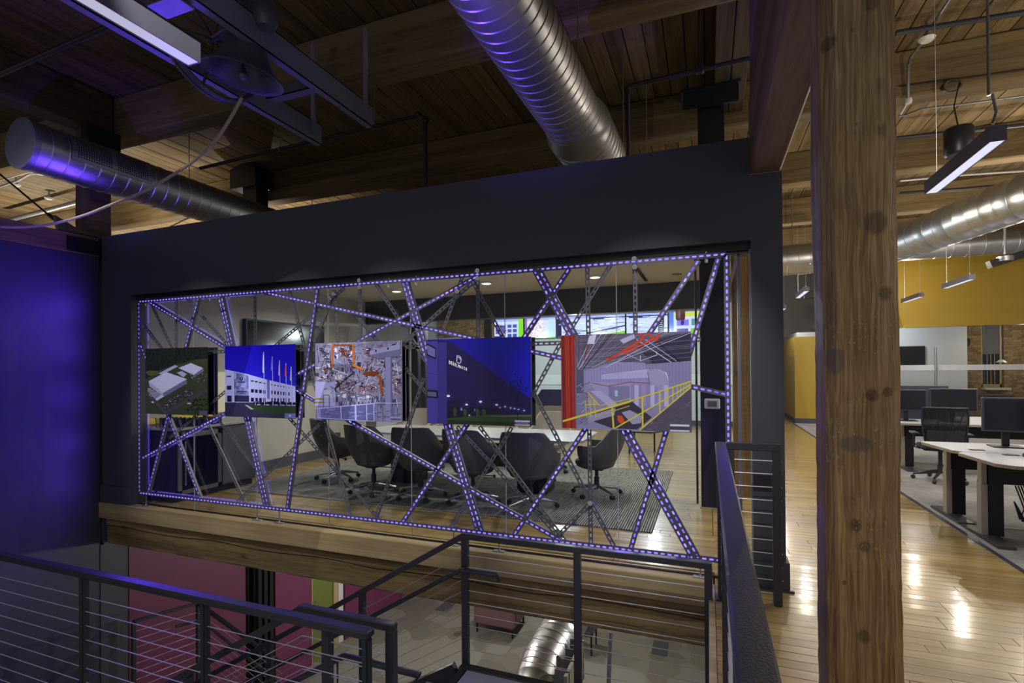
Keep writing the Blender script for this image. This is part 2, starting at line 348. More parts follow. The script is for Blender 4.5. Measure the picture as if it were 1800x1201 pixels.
# knots at their real places on the post (x, y, z, radius)
KN = []
for px_, py_, kr in ((1540, 392, .028), (1556, 516, .017), (1532, 5, .02), (1457, 72, .018), (1533, 696, .016), (1560, 690, .012), (1505, 925, .016), (1520, 962, .014), (1518, 1120, .016), (1498, 53, .004), (1506, 218, .004), (1484, 1025, .006)):
    v_ = at(px_, py_, Y=1.72); KN.append((v_.x, 1.72, v_.z, kr))
dk = None; gv = P
for (kx, ky, kz, kr) in KN:
    d = vm('LENGTH', vm('MULTIPLY', vm('SUBTRACT', P, (kx, ky, kz)), (1/kr, .2/kr, .85/kr)))
    f = mrange(mm('ADD', d, mm('MULTIPLY', noise(P, 60, 3), .5)), 1.0, 1.45, 1.0, 0.0); dk = f if dk is None else mm('MAXIMUM', dk, f)
    # grain bends round the knot
    pull = mrange(d, .6, 3.5, .030, 0.0); s_ = vm('SCALE', vm('SUBTRACT', P, (kx, ky, kz)), None, mm('MULTIPLY', pull, 6.0)); gv = vm('ADD', gv, s_)
sv = vm('MULTIPLY', gv, (1, 1, .03))
g1 = noise(sv, 150, 4, .3); g2 = noise(sv, 34, 4, .5); g3 = noise(P, 3.0, 4)
fac = mm('ADD', mm('MULTIPLY', g1, .62), mm('MULTIPLY', g2, .38))
cr = N.new('ShaderNodeValToRGB'); L.new(fac, cr.inputs[0]); e = cr.color_ramp.elements
e[0].position = .40; e[0].color = (*lin((126, 100, 64)), 1); e[1].position = .62; e[1].color = (*lin((188, 162, 114)), 1); q = e.new(.5); q.color = (*lin((156, 128, 84)), 1)
col = vm('SCALE', cr.outputs[0], None, mrange(g3, .3, .7, .85, 1.15))
col = vm('SCALE', col, None, mrange(dk, 0, 1, 1.0, .5))
sx = N.new('ShaderNodeSeparateXYZ'); L.new(P, sx.inputs[0])
# rubbed reddish-brown band lower down, chalky specks around head height, grey scars
low = mrange(sx.outputs[2], .2, 2.2, 1.0, 0.0); mxl = N.new('ShaderNodeMix'); mxl.data_type = 'RGBA'; mxl.blend_type = 'MULTIPLY'; L.new(mm('MULTIPLY', low, .8), mxl.inputs['Factor']); L.new(col, mxl.inputs[6]); mxl.inputs[7].default_value = (.74, .60, .48, 1); col = mxl.outputs[2]
sp = noise(vm('MULTIPLY', P, (1, 1, .5)), 140, 2); band = mm('MULTIPLY', mrange(sx.outputs[2], .7, 1.1, 0, 1), mrange(sx.outputs[2], 1.75, 2.0, 1, 0)); pt = noise(P, 9, 2)
spk = mm('MULTIPLY', mm('MULTIPLY', mrange(sp, .60, .66, 0, 1), band), mrange(pt, .45, .6, 0, 1))
mx1 = N.new('ShaderNodeMix'); mx1.data_type = 'RGBA'; L.new(mm('MULTIPLY', spk, .5), mx1.inputs['Factor']); L.new(col, mx1.inputs[6]); mx1.inputs[7].default_value = (.42, .38, .32, 1); col = mx1.outputs[2]
for (kx, kz, rx, rz) in ((.392, 1.36, .050, .026), (.345, 1.60, .022, .040)):
    d = vm('LENGTH', vm('MULTIPLY', vm('SUBTRACT', P, (kx, 1.72, kz)), (1/rx, 0.2, 1/rz))); d = mm('ADD', d, mm('MULTIPLY', pt, .5))
    mx1 = N.new('ShaderNodeMix'); mx1.data_type = 'RGBA'; L.new(mrange(d, 1.0, 1.35, .7, 0), mx1.inputs['Factor']); L.new(col, mx1.inputs[6]); mx1.inputs[7].default_value = (.12, .105, .095, 1); col = mx1.outputs[2]
L.new(col, bs.inputs['Base Color'])
bp = N.new('ShaderNodeBump'); bp.inputs['Strength'].default_value = .6; bp.inputs['Distance'].default_value = .003; L.new(mm('ADD', fac, mm('MULTIPLY', dk, -.6)), bp.inputs['Height']); L.new(bp.outputs[0], bs.inputs['Normal'])
hewn_post('timber_post', .318, .506, 1.72, 1.91, 0, 2.975, .028, pm, 'massive worn timber post with knots standing in the right foreground')
hewn_post('timber_post', -7.33, -7.07, 4.0, 4.27, 2.9, 4.60, .02, beamY, 'timber post behind the round duct at the upper left')
wd = wood('weathered_post', lin((150, 120, 76)), lin((70, 50, 32)), 'Z', .8, 34, .9, .05, .5)
hewn_post('timber_post', .285, .52, 6.88, 7.1, 0, 2.95, .015, wd, 'weathered timber post seen through the glass between the lattice and the grey pillar')

# ---------------------------------------------------------------- grey wall with its opening
OX0, OX1, OT, WT = -6.44, .297, 2.51, 3.257
b = MB(); b.box(-6.965, OX0, 4.09, 4.28, 0, WT); b.box(OX0, OX1, 4.09, 4.28, OT, WT); b.box(OX1, .503, 4.09, 4.28, 0, 2.98)
b.box(-7.15, -6.966, 4.10, 4.28, -.53, 2.99); struct(b, 'wall_front', slate)
b = MB(); b.box(-6.99, OX0+.0, 4.068, 4.09, 0, .21); struct(b, 'baseboard_left', slate)
b = MB(); b.box(OX1-.012, .525, 4.068, 4.09, 0, .20); b.box(.503, .525, 4.09, 4.3, 0, .20); b.box(OX1-.02, .55, 4.05, 4.068, 0, .012); struct(b, 'baseboard_right', slate)
struct(MB().box(OX0, OX1, 4.15, 4.18, OT-.05, OT).box(OX0, OX1, 4.20, 4.27, OT-.06, OT), 'trim_1', blackst)
# timber sill and the old beam carrying the floor
MB().box(-6.99, .02, 4.05, 4.24, -.19, 0, bv=.008).build('timber_sill', sillw, base=True, label='pale planed timber sill running under the glass wall', cat='sill')
b = MB(); rr = random.Random(5); n = 60
for k in range(n+1):
    x = -6.93+(6.93)*k/n; dy = .010+.008*math.sin(k*.9)+rr.uniform(-.004, .004); zc = -.30+.012*math.sin(k*.5)
    for (y, z) in ((4.11, -.195), (4.105+dy*.5, zc+.008), (4.150, zc), (4.105+dy, zc-.008), (4.11+dy, -.50), (4.125, -.515), (4.4, -.515), (4.4, -.195)): b.v.append(Vector((x, y, z)))
for k in range(n):
    for j in range(8): b.f.append((k*8+j, k*8+(j+1) % 8, (k+1)*8+(j+1) % 8, (k+1)*8+j)); b.c.append(None)
b.f.append(tuple(range(8))); b.f.append(tuple(n*8+j for j in range(8))); b.c += [None, None]
b.build('floor_beam', beamlow, base=True, label='rough old timber beam with a long check under the pale sill', cat='beam')
struct(MB().box(-7.15, -6.97, -2, 4.06, -3.9, 2.99), 'wall_left', mat('deep_blue_gloss_paint', (.05, .05, .095), .46, bump=.10, bscale=3))
b = MB().box(-7.15, -6.96, 4.062, 4.38, -3.9, -.53); struct(b, 'wall_lower', slate)
pink = mat('magenta_paint', (.19, .038, .11), .5)
struct(MB().box(-7.15, -6.95, 4.385, 6.15, -3.9, -.55).box(-7.15, -6.95, 6.75, 7.6, -3.9, -.55).box(-7.15, -6.95, 8.55, 13, -3.9, -.55), 'wall_lower_pink', pink)
struct(MB().box(-7.6, -7.3, 6.0, 7, -3.9, -.55), 'wall_lower_recess', mat('near_black_paint', (.01, .01, .012), .6))
for y, w_ in ((6.38, 'left'), (6.50, 'middle'), (6.62, 'right')): MB().box(-7.0, -6.93, y, y+.07, -3.88, -.55).build('steel_stud', blackst, base=True, label='slim dark steel upright in the recess of the pink wall, %s one of three' % w_, cat='upright', group='steel uprights in the pink wall recess')
d = MB().box(-7.05, -6.97, 7.62, 8.2, -3.9, -.9).build('door_1', mat('olive_door_paint', (.17, .21, .045), .5), kind='structure')
MB().tube([(-6.97, 7.7, -2.75), (-6.93, 7.7, -2.75), (-6.93, 7.8, -2.75)], .011).build('door_handle', chrome, d)
struct(MB().box(-7.06, -6.94, 8.2, 8.32, -3.9, -.8).box(-7.06, -6.94, 7.6, 7.62, -3.9, -.8), 'trim_2', mat('pale_timber', (.5, .38, .2), .5))
struct(MB().box(-7.06, -6.96, 8.36, 8.5, -3.9, -.8), 'trim_3', white)
# lower floor: carpet of big random-shaped tones
cm = bpy.data.materials.new('polygon_carpet'); cm.use_nodes = True; N = cm.node_tree.nodes; L = cm.node_tree.links; bs = N['Principled BSDF']; bs.inputs['Roughness'].default_value = .95
tc = N.new('ShaderNodeTexCoord'); vo = N.new('ShaderNodeTexVoronoi'); vo.distance = 'MANHATTAN'; vo.inputs['Scale'].default_value = 1.5; vo.inputs['Randomness'].default_value = .9; L.new(tc.outputs['Object'], vo.inputs['Vector'])
nz = N.new('ShaderNodeTexNoise'); nz.inputs['Scale'].default_value = 180; L.new(tc.outputs['Object'], nz.inputs['Vector'])
sc = N.new('ShaderNodeSeparateColor'); L.new(vo.outputs['Color'], sc.inputs[0]); cr = N.new('ShaderNodeValToRGB'); cr.color_ramp.interpolation = 'CONSTANT'; L.new(sc.outputs[0], cr.inputs[0])
e = cr.color_ramp.elements; e[0].color = (.34, .33, .30, 1); e[1].position = .45; e[1].color = (.24, .23, .20, 1); q = e.new(.75); q.color = (.29, .27, .22, 1)
mu = N.new('ShaderNodeVectorMath'); mu.operation = 'SCALE'; L.new(cr.outputs[0], mu.inputs[0]); mr = N.new('ShaderNodeMapRange'); mr.inputs['To Min'].default_value = .8; mr.inputs['To Max'].default_value = 1.2; L.new(nz.outputs['Fac'], mr.inputs['Value']); L.new(mr.outputs[0], mu.inputs['Scale']); L.new(mu.outputs[0], bs.inputs['Base Color'])
struct(MB().box(-7.2, 12, -9, 15, -4.0, -3.9), 'floor_lower', cm)  # carried on out of view to cut ambient light on the ceiling
struct(MB().box(-18, -7.2, -9, 21, -.3, 0), 'floor_far', mat('far_floor_wood', (.28, .20, .12), .5))  # unseen floor added to cut ambient light on the ceiling
for px_, py_, w_ in ((1160, 1140, 'right of the middle guard post'), (785, 1066, 'left of the sofa'), (604, 1062, 'nearest the magenta wall')):
    q_ = at(px_, py_, Z=-3.9); x, y = q_.x-.14, q_.y-.25; MB().box(x, x+.28, y, y+.5, -3.898, -3.885).build('floor_mat', mat('grey_carpet_tile', (.12, .12, .14), .9), base=True, label='small dark grey rectangular tile in the lower carpet, '+w_, cat='floor tile', group='grey tiles in the lower carpet')

# ---------------------------------------------------------------- upper floor
sub = MB(); sub.box(.03, 2.25, -2, 4.08, -.30, -.025); sub.box(-6.95, 2.25, 4.42, 21, -.30, -.025); sub.box(-6.95, 2.25, 4.26, 4.42, -.12, -.025)
fl = struct(sub, 'floor', mat('subfloor', (.06, .04, .02), .8))
rows = random.Random(11); cnt = 0; cache = {}
def floor_plank(x0, x1, y, wd_):
    ln = round(x1-x0, 1); k = (ln, wd_)
    if k not in cache: o = MB().box(-ln/2+.0012, ln/2-.0012, -wd_/2+.0012, wd_/2-.0012, -.022, 0, bv=.0012).build('plank', floorw, fl); cache[k] = o.data
    else: o = bpy.data.objects.new('plank', cache[k]); C.objects.link(o); o.parent = fl
    o.location = (x0+ln/2, y+wd_/2, -.0012); o.rotation_euler = (rows.uniform(-.013, .013), rows.uniform(-.0005, .0005), 0)
pwid = .085; y = .75
while y < 8.6:                                   # corridor, strip by strip
    cuts = [.03, round(.03+rows.uniform(.5, 1.7), 1)+.03, 2.23] 
    for a, c in zip(cuts[:-1], cuts[1:]):
        if c-a > .15: floor_plank(a, a+round(c-a, 1), y, pwid); cnt += 1
    y += pwid
y = 4.27
while y < 5.2:                                   # strip of floor just behind the glass
    x = -6.55
    while x < -.1:
        ln = round(rows.uniform(.8, 1.9), 1); ln = min(ln, round(.03-x, 1))
        if ln < .2: break
        floor_plank(x, x+ln, y, pwid); x += ln; cnt += 1
    y += pwid
b = MB(); y = 5.2 + .01
while y < 20:
    x = -6.9
    while x < 2.2:
        ln = rows.uniform(.9, 2.2); xe = min(x+ln, .028 if y < 8.6 else 2.23)
        if y < 8.6 and x > .0: break
        b.box(x, xe-.003, y, y+pwid-.003, -.022, rows.uniform(-.0012, 0)); x += ln
        if y < 8.6 and x > .028: break
    y += pwid
tag(b.build('floor_strips', floorw, fl), kind='stuff')
b = MB(); y = -1.9
while y < .74: b.box(.03, 2.23, y, y+pwid-.002, -.022, 0); y += pwid
tag(b.build('floor_strips', floorw, fl), kind='stuff')
struct(MB().box(2.225, 2.262, -1, 16.4, -.1, .006), 'trim_4', mat('navy_edge_strip', (.03, .03, .06), .4))
struct(MB().box(-.01, .028, -2, 4.03, -.34, 0), 'trim_5', sillw)
# office carpet tiles
cm = bpy.data.materials.new('office_carpet'); cm.use_nodes = True; N = cm.node_tree.nodes; L = cm.node_tree.links; bs = N['Principled BSDF']; bs.inputs['Roughness'].default_value = .95
tc = N.new('ShaderNodeTexCoord'); br = N.new('ShaderNodeTexBrick'); br.inputs['Scale'].default_value = 1; br.inputs['Brick Width'].default_value = .5; br.inputs['Row Height'].default_value = .5; br.inputs['Mortar Size'].default_value = .002; br.offset = 0
br.inputs['Color1'].default_value = (.33, .31, .29, 1); br.inputs['Color2'].default_value = (.24, .23, .22, 1); br.inputs['Mortar'].default_value = (.2, .19, .18, 1); L.new(tc.outputs['Object'], br.inputs['Vector'])
nz = N.new('ShaderNodeTexNoise'); nz.inputs['Scale'].default_value = 9; nz.inputs['Detail'].default_value = 8; L.new(tc.outputs['Object'], nz.inputs['Vector']); mr = N.new('ShaderNodeMapRange'); mr.inputs['To Min'].default_value = .65; mr.inputs['To Max'].default_value = 1.35; L.new(nz.outputs['Fac'], mr.inputs['Value'])
mu = N.new('ShaderNodeVectorMath'); mu.operation = 'SCALE'; L.new(br.outputs['Color'], mu.inputs[0]); L.new(mr.outputs[0], mu.inputs['Scale']); L.new(mu.outputs[0], bs.inputs['Base Color'])
struct(MB().box(2.262, 10, -1, 21, -.1, .0), 'floor_office', cm)

# ---------------------------------------------------------------- conference room shell
struct(MB().box(-6.72, -6.60, 4.28, 8.8, -.02, 3.25), 'wall_conference_left', beige)
struct(MB().box(-6.60, -6.585, 4.28, 8.8, 0, .16), 'baseboard_conference', slate)
struct(MB().box(-6.72, .28, 4.281, 8.8, 3.0, 3.12), 'ceiling_conference', ceilp)
struct(MB().box(-6.72, .28, 8.8, 9.0, 2.55, 3.13), 'wall_header', mat('header_paint', (.060, .060, .075), .5, bump=.03))
struct(MB().box(-11.5, .28, 9.0, 15.1, 3.35, 3.45), 'ceiling_alcove', ceilp)
palew = mat('pale_blue_wall', (.50, .58, .62), .5)
struct(MB().box(-11.5, 1.2, 15.0, 15.15, 0, 3.35), 'wall_back', palew)
struct(MB().box(-11.4, 1.2, 14.985, 15.0, 0, .14), 'baseboard_back', slate)
struct(MB().box(-11.4, 1.2, 14.97, 15.0, 1.12, 1.42), 'trim_6', mat('lighter_band', (.62, .70, .76), .4))
g = thing('low_cabinet', 'long low taupe cabinet with a white top against the far pale wall', 'cabinet', (-3.2, 14.85, 0)); MB().box(-5.6, -.95, 14.72, 14.98, 0, .82).build('carcass', mat('taupe_cabinet', (.20, .17, .14), .5), g); MB().box(-5.65, -.9, 14.69, 14.98, .822, .89).build('top', white, g)

MB().box(-6.42, -5.60, 8.90, 8.93, .05, 2.50).build('glass_board', mat('white_glass_board', (.66, .76, .80), .15), base=True, label='white glass writing board left of the dark mullion', cat='whiteboard')
MB().box(-5.56, -5.40, 8.86, 8.98, 0, 2.55).box(-5.33, -5.23, 8.86, 8.98, 0, 2.55).build('dark_mullion', blackst, base=True, label='pair of dark vertical mullions behind the chairs, right of the white board', cat='mullion')
MB().box(-5.60, -5.575, 8.87, 8.95, 0, 2.55).build('wooden_edge', sillw, base=True, label='thin wooden upright beside the dark mullions', cat='trim')
# brick return and framed door at the far left of the alcove
brk = bpy.data.materials.new('old_brick'); brk.use_nodes = True; N = brk.node_tree.nodes; L = brk.node_tree.links; bs = N['Principled BSDF']; bs.inputs['Roughness'].default_value = .9
tc = N.new('ShaderNodeTexCoord'); mp = N.new('ShaderNodeMapping'); mp.inputs['Rotation'].default_value = (PI/2, 0, 0); L.new(tc.outputs['Object'], mp.inputs['Vector'])
br = N.new('ShaderNodeTexBrick'); br.inputs['Scale'].default_value = 1; br.inputs['Brick Width'].default_value = .21; br.inputs['Row Height'].default_value = .072; br.inputs['Mortar Size'].default_value = .008
br.inputs['Color1'].default_value = (*lin((150, 128, 92)), 1); br.inputs['Color2'].default_value = (*lin((112, 86, 58)), 1); br.inputs['Mortar'].default_value = (*lin((120, 100, 70)), 1); L.new(mp.outputs[0], br.inputs['Vector'])
nz = N.new('ShaderNodeTexNoise'); nz.inputs['Scale'].default_value = 14; L.new(tc.outputs['Object'], nz.inputs['Vector']); mr = N.new('ShaderNodeMapRange'); mr.inputs['To Min'].default_value = .4; mr.inputs['To Max'].default_value = 1.6; L.new(nz.outputs['Fac'], mr.inputs['Value'])
mu = N.new('ShaderNodeVectorMath'); mu.operation = 'SCALE'; L.new(br.outputs['Color'], mu.inputs[0]); L.new(mr.outputs[0], mu.inputs['Scale']); L.new(mu.outputs[0], bs.inputs['Base Color'])
struct(MB().box(-8.3, -6.3, 14.9, 14.999, 2.65, 3.34), 'wall_back_brick', brk)
MB().box(-6.75, -6.62, 14.93, 14.99, 0, 2.65).build('wooden_door_frame', sillw, base=True, label='yellowish wooden door jamb on the far wall left of the screens', cat='door frame')
_x = at(866, 580, Y=14.9).x; MB().box(_x-.25, _x-.03, 14.8, 14.89, 0, 3.34).build('black_pier', blackst, base=True, label='narrow black pier at the left end of the screens', cat='pier')

# open office shell
struct(MB().box(3.35, 10, 16.5, 16.65, 2.62, 5.09), 'wall_yellow', yellow)
struct(MB().box(2.30, 3.3, 16.5, 16.62, .14, 2.45).box(2.30, 2.42, 16.62, 20.9, .14, 2.45), 'wall_yellow_box', yellow)
struct(MB().box(2.285, 3.3, 16.48, 16.5, 0, .14).box(2.28, 2.30, 16.5, 20.9, 0, .14), 'baseboard_office', slate)
struct(MB().box(.5, 4.8, 20.9, 21, 0, 5.09), 'wall_office_back', greyw)
struct(MB().box(2.42, 3.3, 16.9, 20.9, 2.46, 2.6), 'ceiling_yellow_box', greyw)
struct(MB().box(4.2, 7.40, 19.6, 19.7, 0, 2.8), 'wall_meeting_white', mat('white_board_wall', (.62, .62, .64), .4))
struct(MB().box(7.40, 7.86, 19.9, 20.1, 0, 2.9).box(8.40, 9.4, 19.9, 20.1, 0, 2.9).box(7.86, 8.40, 19.9, 20.1, 0, .92), 'wall_meeting_brick', brk)
struct(MB().box(3.3, 10, 16.7, 20.2, 2.9, 3.0), 'ceiling_meeting', ceilp)
# ---------------------------------------------------------------- lattice of slotted steel with purple light strips
YL, YU, YG = 4.115, 4.140, 4.166
lat = thing('steel_lattice', 'lattice of slotted steel strips glowing purple, framed across the front of the glass wall', 'light lattice', (-3.1, YL, 0))
def strut(p0, p1, Y, w=.040, rows=1, lit=True, flange=1, name='strut', par=None, fl_d=.028):
    """slotted angle between two points (X,Z) in the plane Y: real slots, a folded flange, a light strip behind the lit ones"""
    p0 = Vector((p0[0], Y, p0[1])); p1 = Vector((p1[0], Y, p1[1])); d = p1-p0; Ln = d.length; d.normalize(); s = d.cross(Vector((0, 1, 0))).normalized()
    n = max(1, round(Ln/.050)); p = Ln/n; b = MB(); cw = w/rows; hl, hw = .0165, .0066; T = Vector((0, .0025, 0))
    for r in range(rows):
        c0 = -w/2+cw*(r+.5)
        for k in range(n):
            o = p0 + d*(p*(k+.5)) + s*c0
            out = [(-p/2, -cw/2), (0, -cw/2), (p/2, -cw/2), (p/2, 0), (p/2, cw/2), (0, cw/2), (-p/2, cw/2), (-p/2, 0)]
            inn = [(-hl*.7, -hw), (0, -hw), (hl*.7, -hw), (hl, 0), (hl*.7, hw), (0, hw), (-hl*.7, hw), (-hl, 0)]
            i = len(b.v)
            for L_, t in ((out, 0), (inn, 0), (out, 1), (inn, 1)):
                for u, v in L_: b.v.append(o+d*u+s*v+T*t)
            for j in range(8):
                q = (j+1) % 8
                b.f += [(i+j, i+q, i+8+q, i+8+j), (i+16+q, i+16+j, i+24+j, i+24+q), (i+8+j, i+8+q, i+24+q, i+24+j)]; b.c += [None]*3
    e = s*(flange*(w/2-.0012)); b.obox(p0+e+Vector((0, fl_d/2, 0)), p1+e+Vector((0, fl_d/2, 0)), .0025, fl_d, up=(0, 1, 0))
    st = b.build(name, gunmetal, par or lat, fix=False)
    if lit:
        l = MB()
        for r in range(rows):
            c = s*(-w/2+cw*(r+.5)); l.obox(p0+c+Vector((0, .0065, 0))+d*.01, p1+c+Vector((0, .0065, 0))-d*.01, .014, .004, up=(0, 1, 0))
        l.build('light_strip', ledw, st)
    return st
def xz(px, py, Y): v = at(px, py, Y=Y); return (v.x, v.z)
FX0, FX1, FZ0, FZ1 = -6.33, .135, .150, 2.425
for a, c, fg in (((FX0, FZ1), (FX1, FZ1), 1), ((FX0, FZ0), (FX1-.0, FZ0), -1), ((FX0, FZ0), (FX0, FZ1), 1), ((FX1, FZ0), (FX1, FZ1), -1)): strut(a, c, YL-.004, flange=fg, name='frame_rail')
LIT = [((263, 532), (557, 708), 1), ((605, 736), (985, 951), 1), ((347.5, 522), (258, 870), 1), ((244, 600), (352, 878), 1), ((249, 806), (838, 486), 1), ((463, 514), (1278, 694), 1),
       ((557, 508), (504, 895), 1), ((1000, 472), (706, 920), 1), ((1228, 457), (903, 941), 1), ((1263, 453), (1108, 967), 1), ((385, 517), (468, 893), 2), ((710, 494), (842.5, 937), 2), ((941.7, 472), (1224, 985), 2)]
for k, (a, c, r) in enumerate(LIT): strut(xz(*a, YL), xz(*c, YL), YL+.003*(k % 3), w=.040 if r == 1 else .080, rows=r, flange=1 if r == 1 else (1 if k > 9 else -1))
UNL = [((245, 563), (290, 621)), ((265, 533), (308, 625)), ((309, 526), (308, 620)), ((326, 523), (404, 612)), ((448, 515), (448, 620)), ((395, 689), (298, 770)), ((355, 725), (430, 885)), ((372, 724), (446, 822)),
       ((417, 883), (570, 738)), ((508, 735), (667, 914)), ((508, 512), (615, 908)), ((605, 506), (478, 612)), ((587, 514), (551, 606)), ((588, 510), (594, 608)), ((631.5, 490), (633, 610)), ((620, 548), (673, 612)),
       ((661, 500), (748, 635)), ((706, 606), (830, 497)), ((770, 602), (813, 485)), ((839, 472), (840, 603)), ((829, 492), (886, 598)), ((1073, 466), (994, 594)), ((1032, 470), (1034, 596)), ((1115.5, 452), (1117, 594)),
       ((365, 619), (1232, 597)), ((985, 604), (935, 697)), ((937, 690), (1079, 962)), ((1035.5, 753), (1038.5, 958)), ((1037, 886), (980, 943)), ((803, 750), (989, 951)), ((842, 750), (992, 951)), ((899, 752), (791, 929)), ((745, 665), (661, 910)), ((706, 640), (750, 692))]
for k, (a, c) in enumerate(UNL): strut(xz(*a, YU), xz(*c, YU), YU+.002*(k % 4), w=.036, lit=False, flange=(1, -1)[k % 2], fl_d=.012)
# bolts and glass stand-offs
for px, py in ((631, 493), (631.5, 505), (839, 476), (839, 489), (803, 512), (586, 517), (579, 525), (1114.7, 455), (1115.5, 469), (745, 570), (1036, 752), (1037, 885), (987, 949)):
    v = at(px, py, Y=YL-.01); b = MB(); Mr = Matrix.Rotation(PI/2, 3, 'X')
    b.lathe([(0, .016), (.006, .016), (.008, .012), (.008, .004), (.019, .004), (.021, 0), (.021, -.012), (0, -.012)], 14, v, Mr); b.build('clamp_bolt', chrome, lat, smooth=True)
for px, py in ((371, 500), (405, 497), (684, 482), (732, 478), (1242, 436), (259, 520)):
    v = at(px, 520, Y=YL+.012); MB().tube([(v.x, YL+.012, FZ1-.04), (v.x, YL+.012, OT-.052)], .006, 8).lathe([(0, FZ1-.055), (.012, FZ1-.055), (.012, FZ1-.03), (0, FZ1-.03)], 10, (v.x, YL-.004, 0)).build('hanger_rod', chrome, lat)
for px in (257, 452, 491, 797, 877, 1230):
    v = at(px, 900, Y=YL+.02); b = MB().tube([(v.x, YL+.02, .004), (v.x, YL+.02, FZ0-.01)], .006, 8); b.box(v.x-.055, v.x+.055, YL-.005, YL+.045, 0.001, .007, bv=.002); b.lathe([(.006, .022), (.014, .007)], 10, (v.x, YL+.02, 0)); b.build('floor_foot', galvd, lat)
# glass wall: separate panes with polished edges
gs = [OX0+.004] + [at(px, 900, Y=YG).x for px in (342, 452, 579, 724, 890, 1087)] + [OX1-.004]
gl = glass('clear_glass', (.95, .97, .975), .30)
gw = thing('glass_wall', 'frameless clear glass wall closing the conference room behind the lattice', 'glass wall', (-3.1, YG, 0.01))
for a, c in zip(gs[:-1], gs[1:]):
    MB().box(a+.002, c-.002, YG-.004, YG+.004, .001, OT-.052).build('pane', gl, gw)
    MB().box(c-.002, c+.002, YG-.005, YG+.005, .001, OT-.052).build('glass_edge', mat('bright_glass_edge', (.55, .60, .62), .25, metal=.3), gw)
MB().box(OX0, OX1, YG-.012, YG-.006, .0005, .012).box(OX0, OX1, YG+.006, YG+.012, .0005, .012).build('channel', blackst, gw)

# ---------------------------------------------------------------- printed panels
GAIN = 1.12
class Pic(MB):
    """a flat print made of coloured pieces; author in the print's own units, (0,0) top left"""
    def __init__(s, x0, x1, z0, z1, Y, box):
        MB.__init__(s); s.x0, s.x1, s.z0, s.z1, s.Y = x0, x1, z0, z1, Y; s.b = box; s.n = 0
    def T(s, u, v):
        a = min(1, max(0, (u-s.b[0])/(s.b[1]-s.b[0]))); c = min(1, max(0, (v-s.b[2])/(s.b[3]-s.b[2])))
        return (s.x0+(s.x1-s.x0)*a, s.Y-s.n*8e-6, s.z1-(s.z1-s.z0)*c)
    def poly(s, pts, col): s.n += 1; s.quad(*[s.T(*p) for p in pts], c=lin([min(255, q*GAIN) for q in col])); return s
    def rect(s, a, b, c, d, col): return s.poly([(a, b), (c, b), (c, d), (a, d)], col)
    def line(s, p, q, w, col):
        dx, dy = q[0]-p[0], q[1]-p[1]; l = math.hypot(dx, dy) or 1; nx, ny = -dy/l*w/2, dx/l*w/2
        return s.poly([(p[0]+nx, p[1]+ny), (q[0]+nx, q[1]+ny), (q[0]-nx, q[1]-ny), (p[0]-nx, p[1]-ny)], col)
    def path(s, pts, w, col):
        for a, b in zip(pts[:-1], pts[1:]): s.line(a, b, w, col)
        return s
    def blob(s, x, y, rx, ry, col, n=10, seed=None):
        r = random.Random(seed) if seed is not None else None
        return s.poly([(x+rx*math.cos(2*PI*k/n)*(r.uniform(.7, 1.2) if r else 1), y+ry*math.sin(2*PI*k/n)*(r.uniform(.7, 1.2) if r else 1)) for k in range(n)], col)
printm = vcol('printed_face', .32, base=1.35)
YP = 4.068
PX = [(-6.16, -5.165), (-4.885, -3.91), (-3.655, -2.645), (-2.385, -1.388), (-1.13, -.118)]
PXb = []
for q in (((252.5, 259), (361.7, 368)), ((394.2, 396.6), (518.8, 519.8)), ((552.8, 556), (705.8, 708.3)), ((748.9, 751.8), (932.3, 934.4)), ((984.3, 988.7), (1214.6, 1215.5))):
    PXb.append((at(sum(q[0])/2, 670, Y=YP).x, at(sum(q[1])/2, 670, Y=YP).x))
PZ0, PZ1 = 1.10, 1.858
plab = ['leftmost printed panel, aerial view of white-roofed factory among woods', 'second printed panel from the left, white office building under blue sky with flags', 'middle printed panel, orange robots and rails inside a bright factory',
        'fourth printed panel, dark building at night with lit lettering on blue sky', 'rightmost and largest-looking printed panel, red pipes and yellow railings in a plant hall']
panels = []
for (x0, x1), lb in zip(PXb, plab):
    t = thing('picture_panel', lb, 'picture', ((x0+x1)/2, YP, PZ0), 'printed panels fixed to the lattice')
    MB().box(x0, x1, YP+.001, YP+.010, PZ0, PZ1, bv=.002).build('backing', mat('dark_panel_backing', (.03, .03, .04), .4), t)
    MB().box(x0+.002, x1-.002, YG+.020, YG+.032, PZ0, PZ1, bv=.002).build('inner_board', mat('dark_panel_backing', (.03, .03, .04), .4), t)
    for dx in (.12, x1-x0-.12):
        for z in (PZ0+.08, PZ1-.08): MB().tube([(x0+dx, YP+.010, z), (x0+dx, YG+.020, z)], .007, 8).build('spacer', chrome, t)
    MB().tube([(x1-.035, YG+.012, PZ0+.01), (x1-.035, YG+.012, PZ1-.01)], .006, 8).build('edge_rod', chrome, t)
    panels.append(t)
def finish(p, k): p.build('print', printm, panels[k], fix=False)
R = random.Random(21)
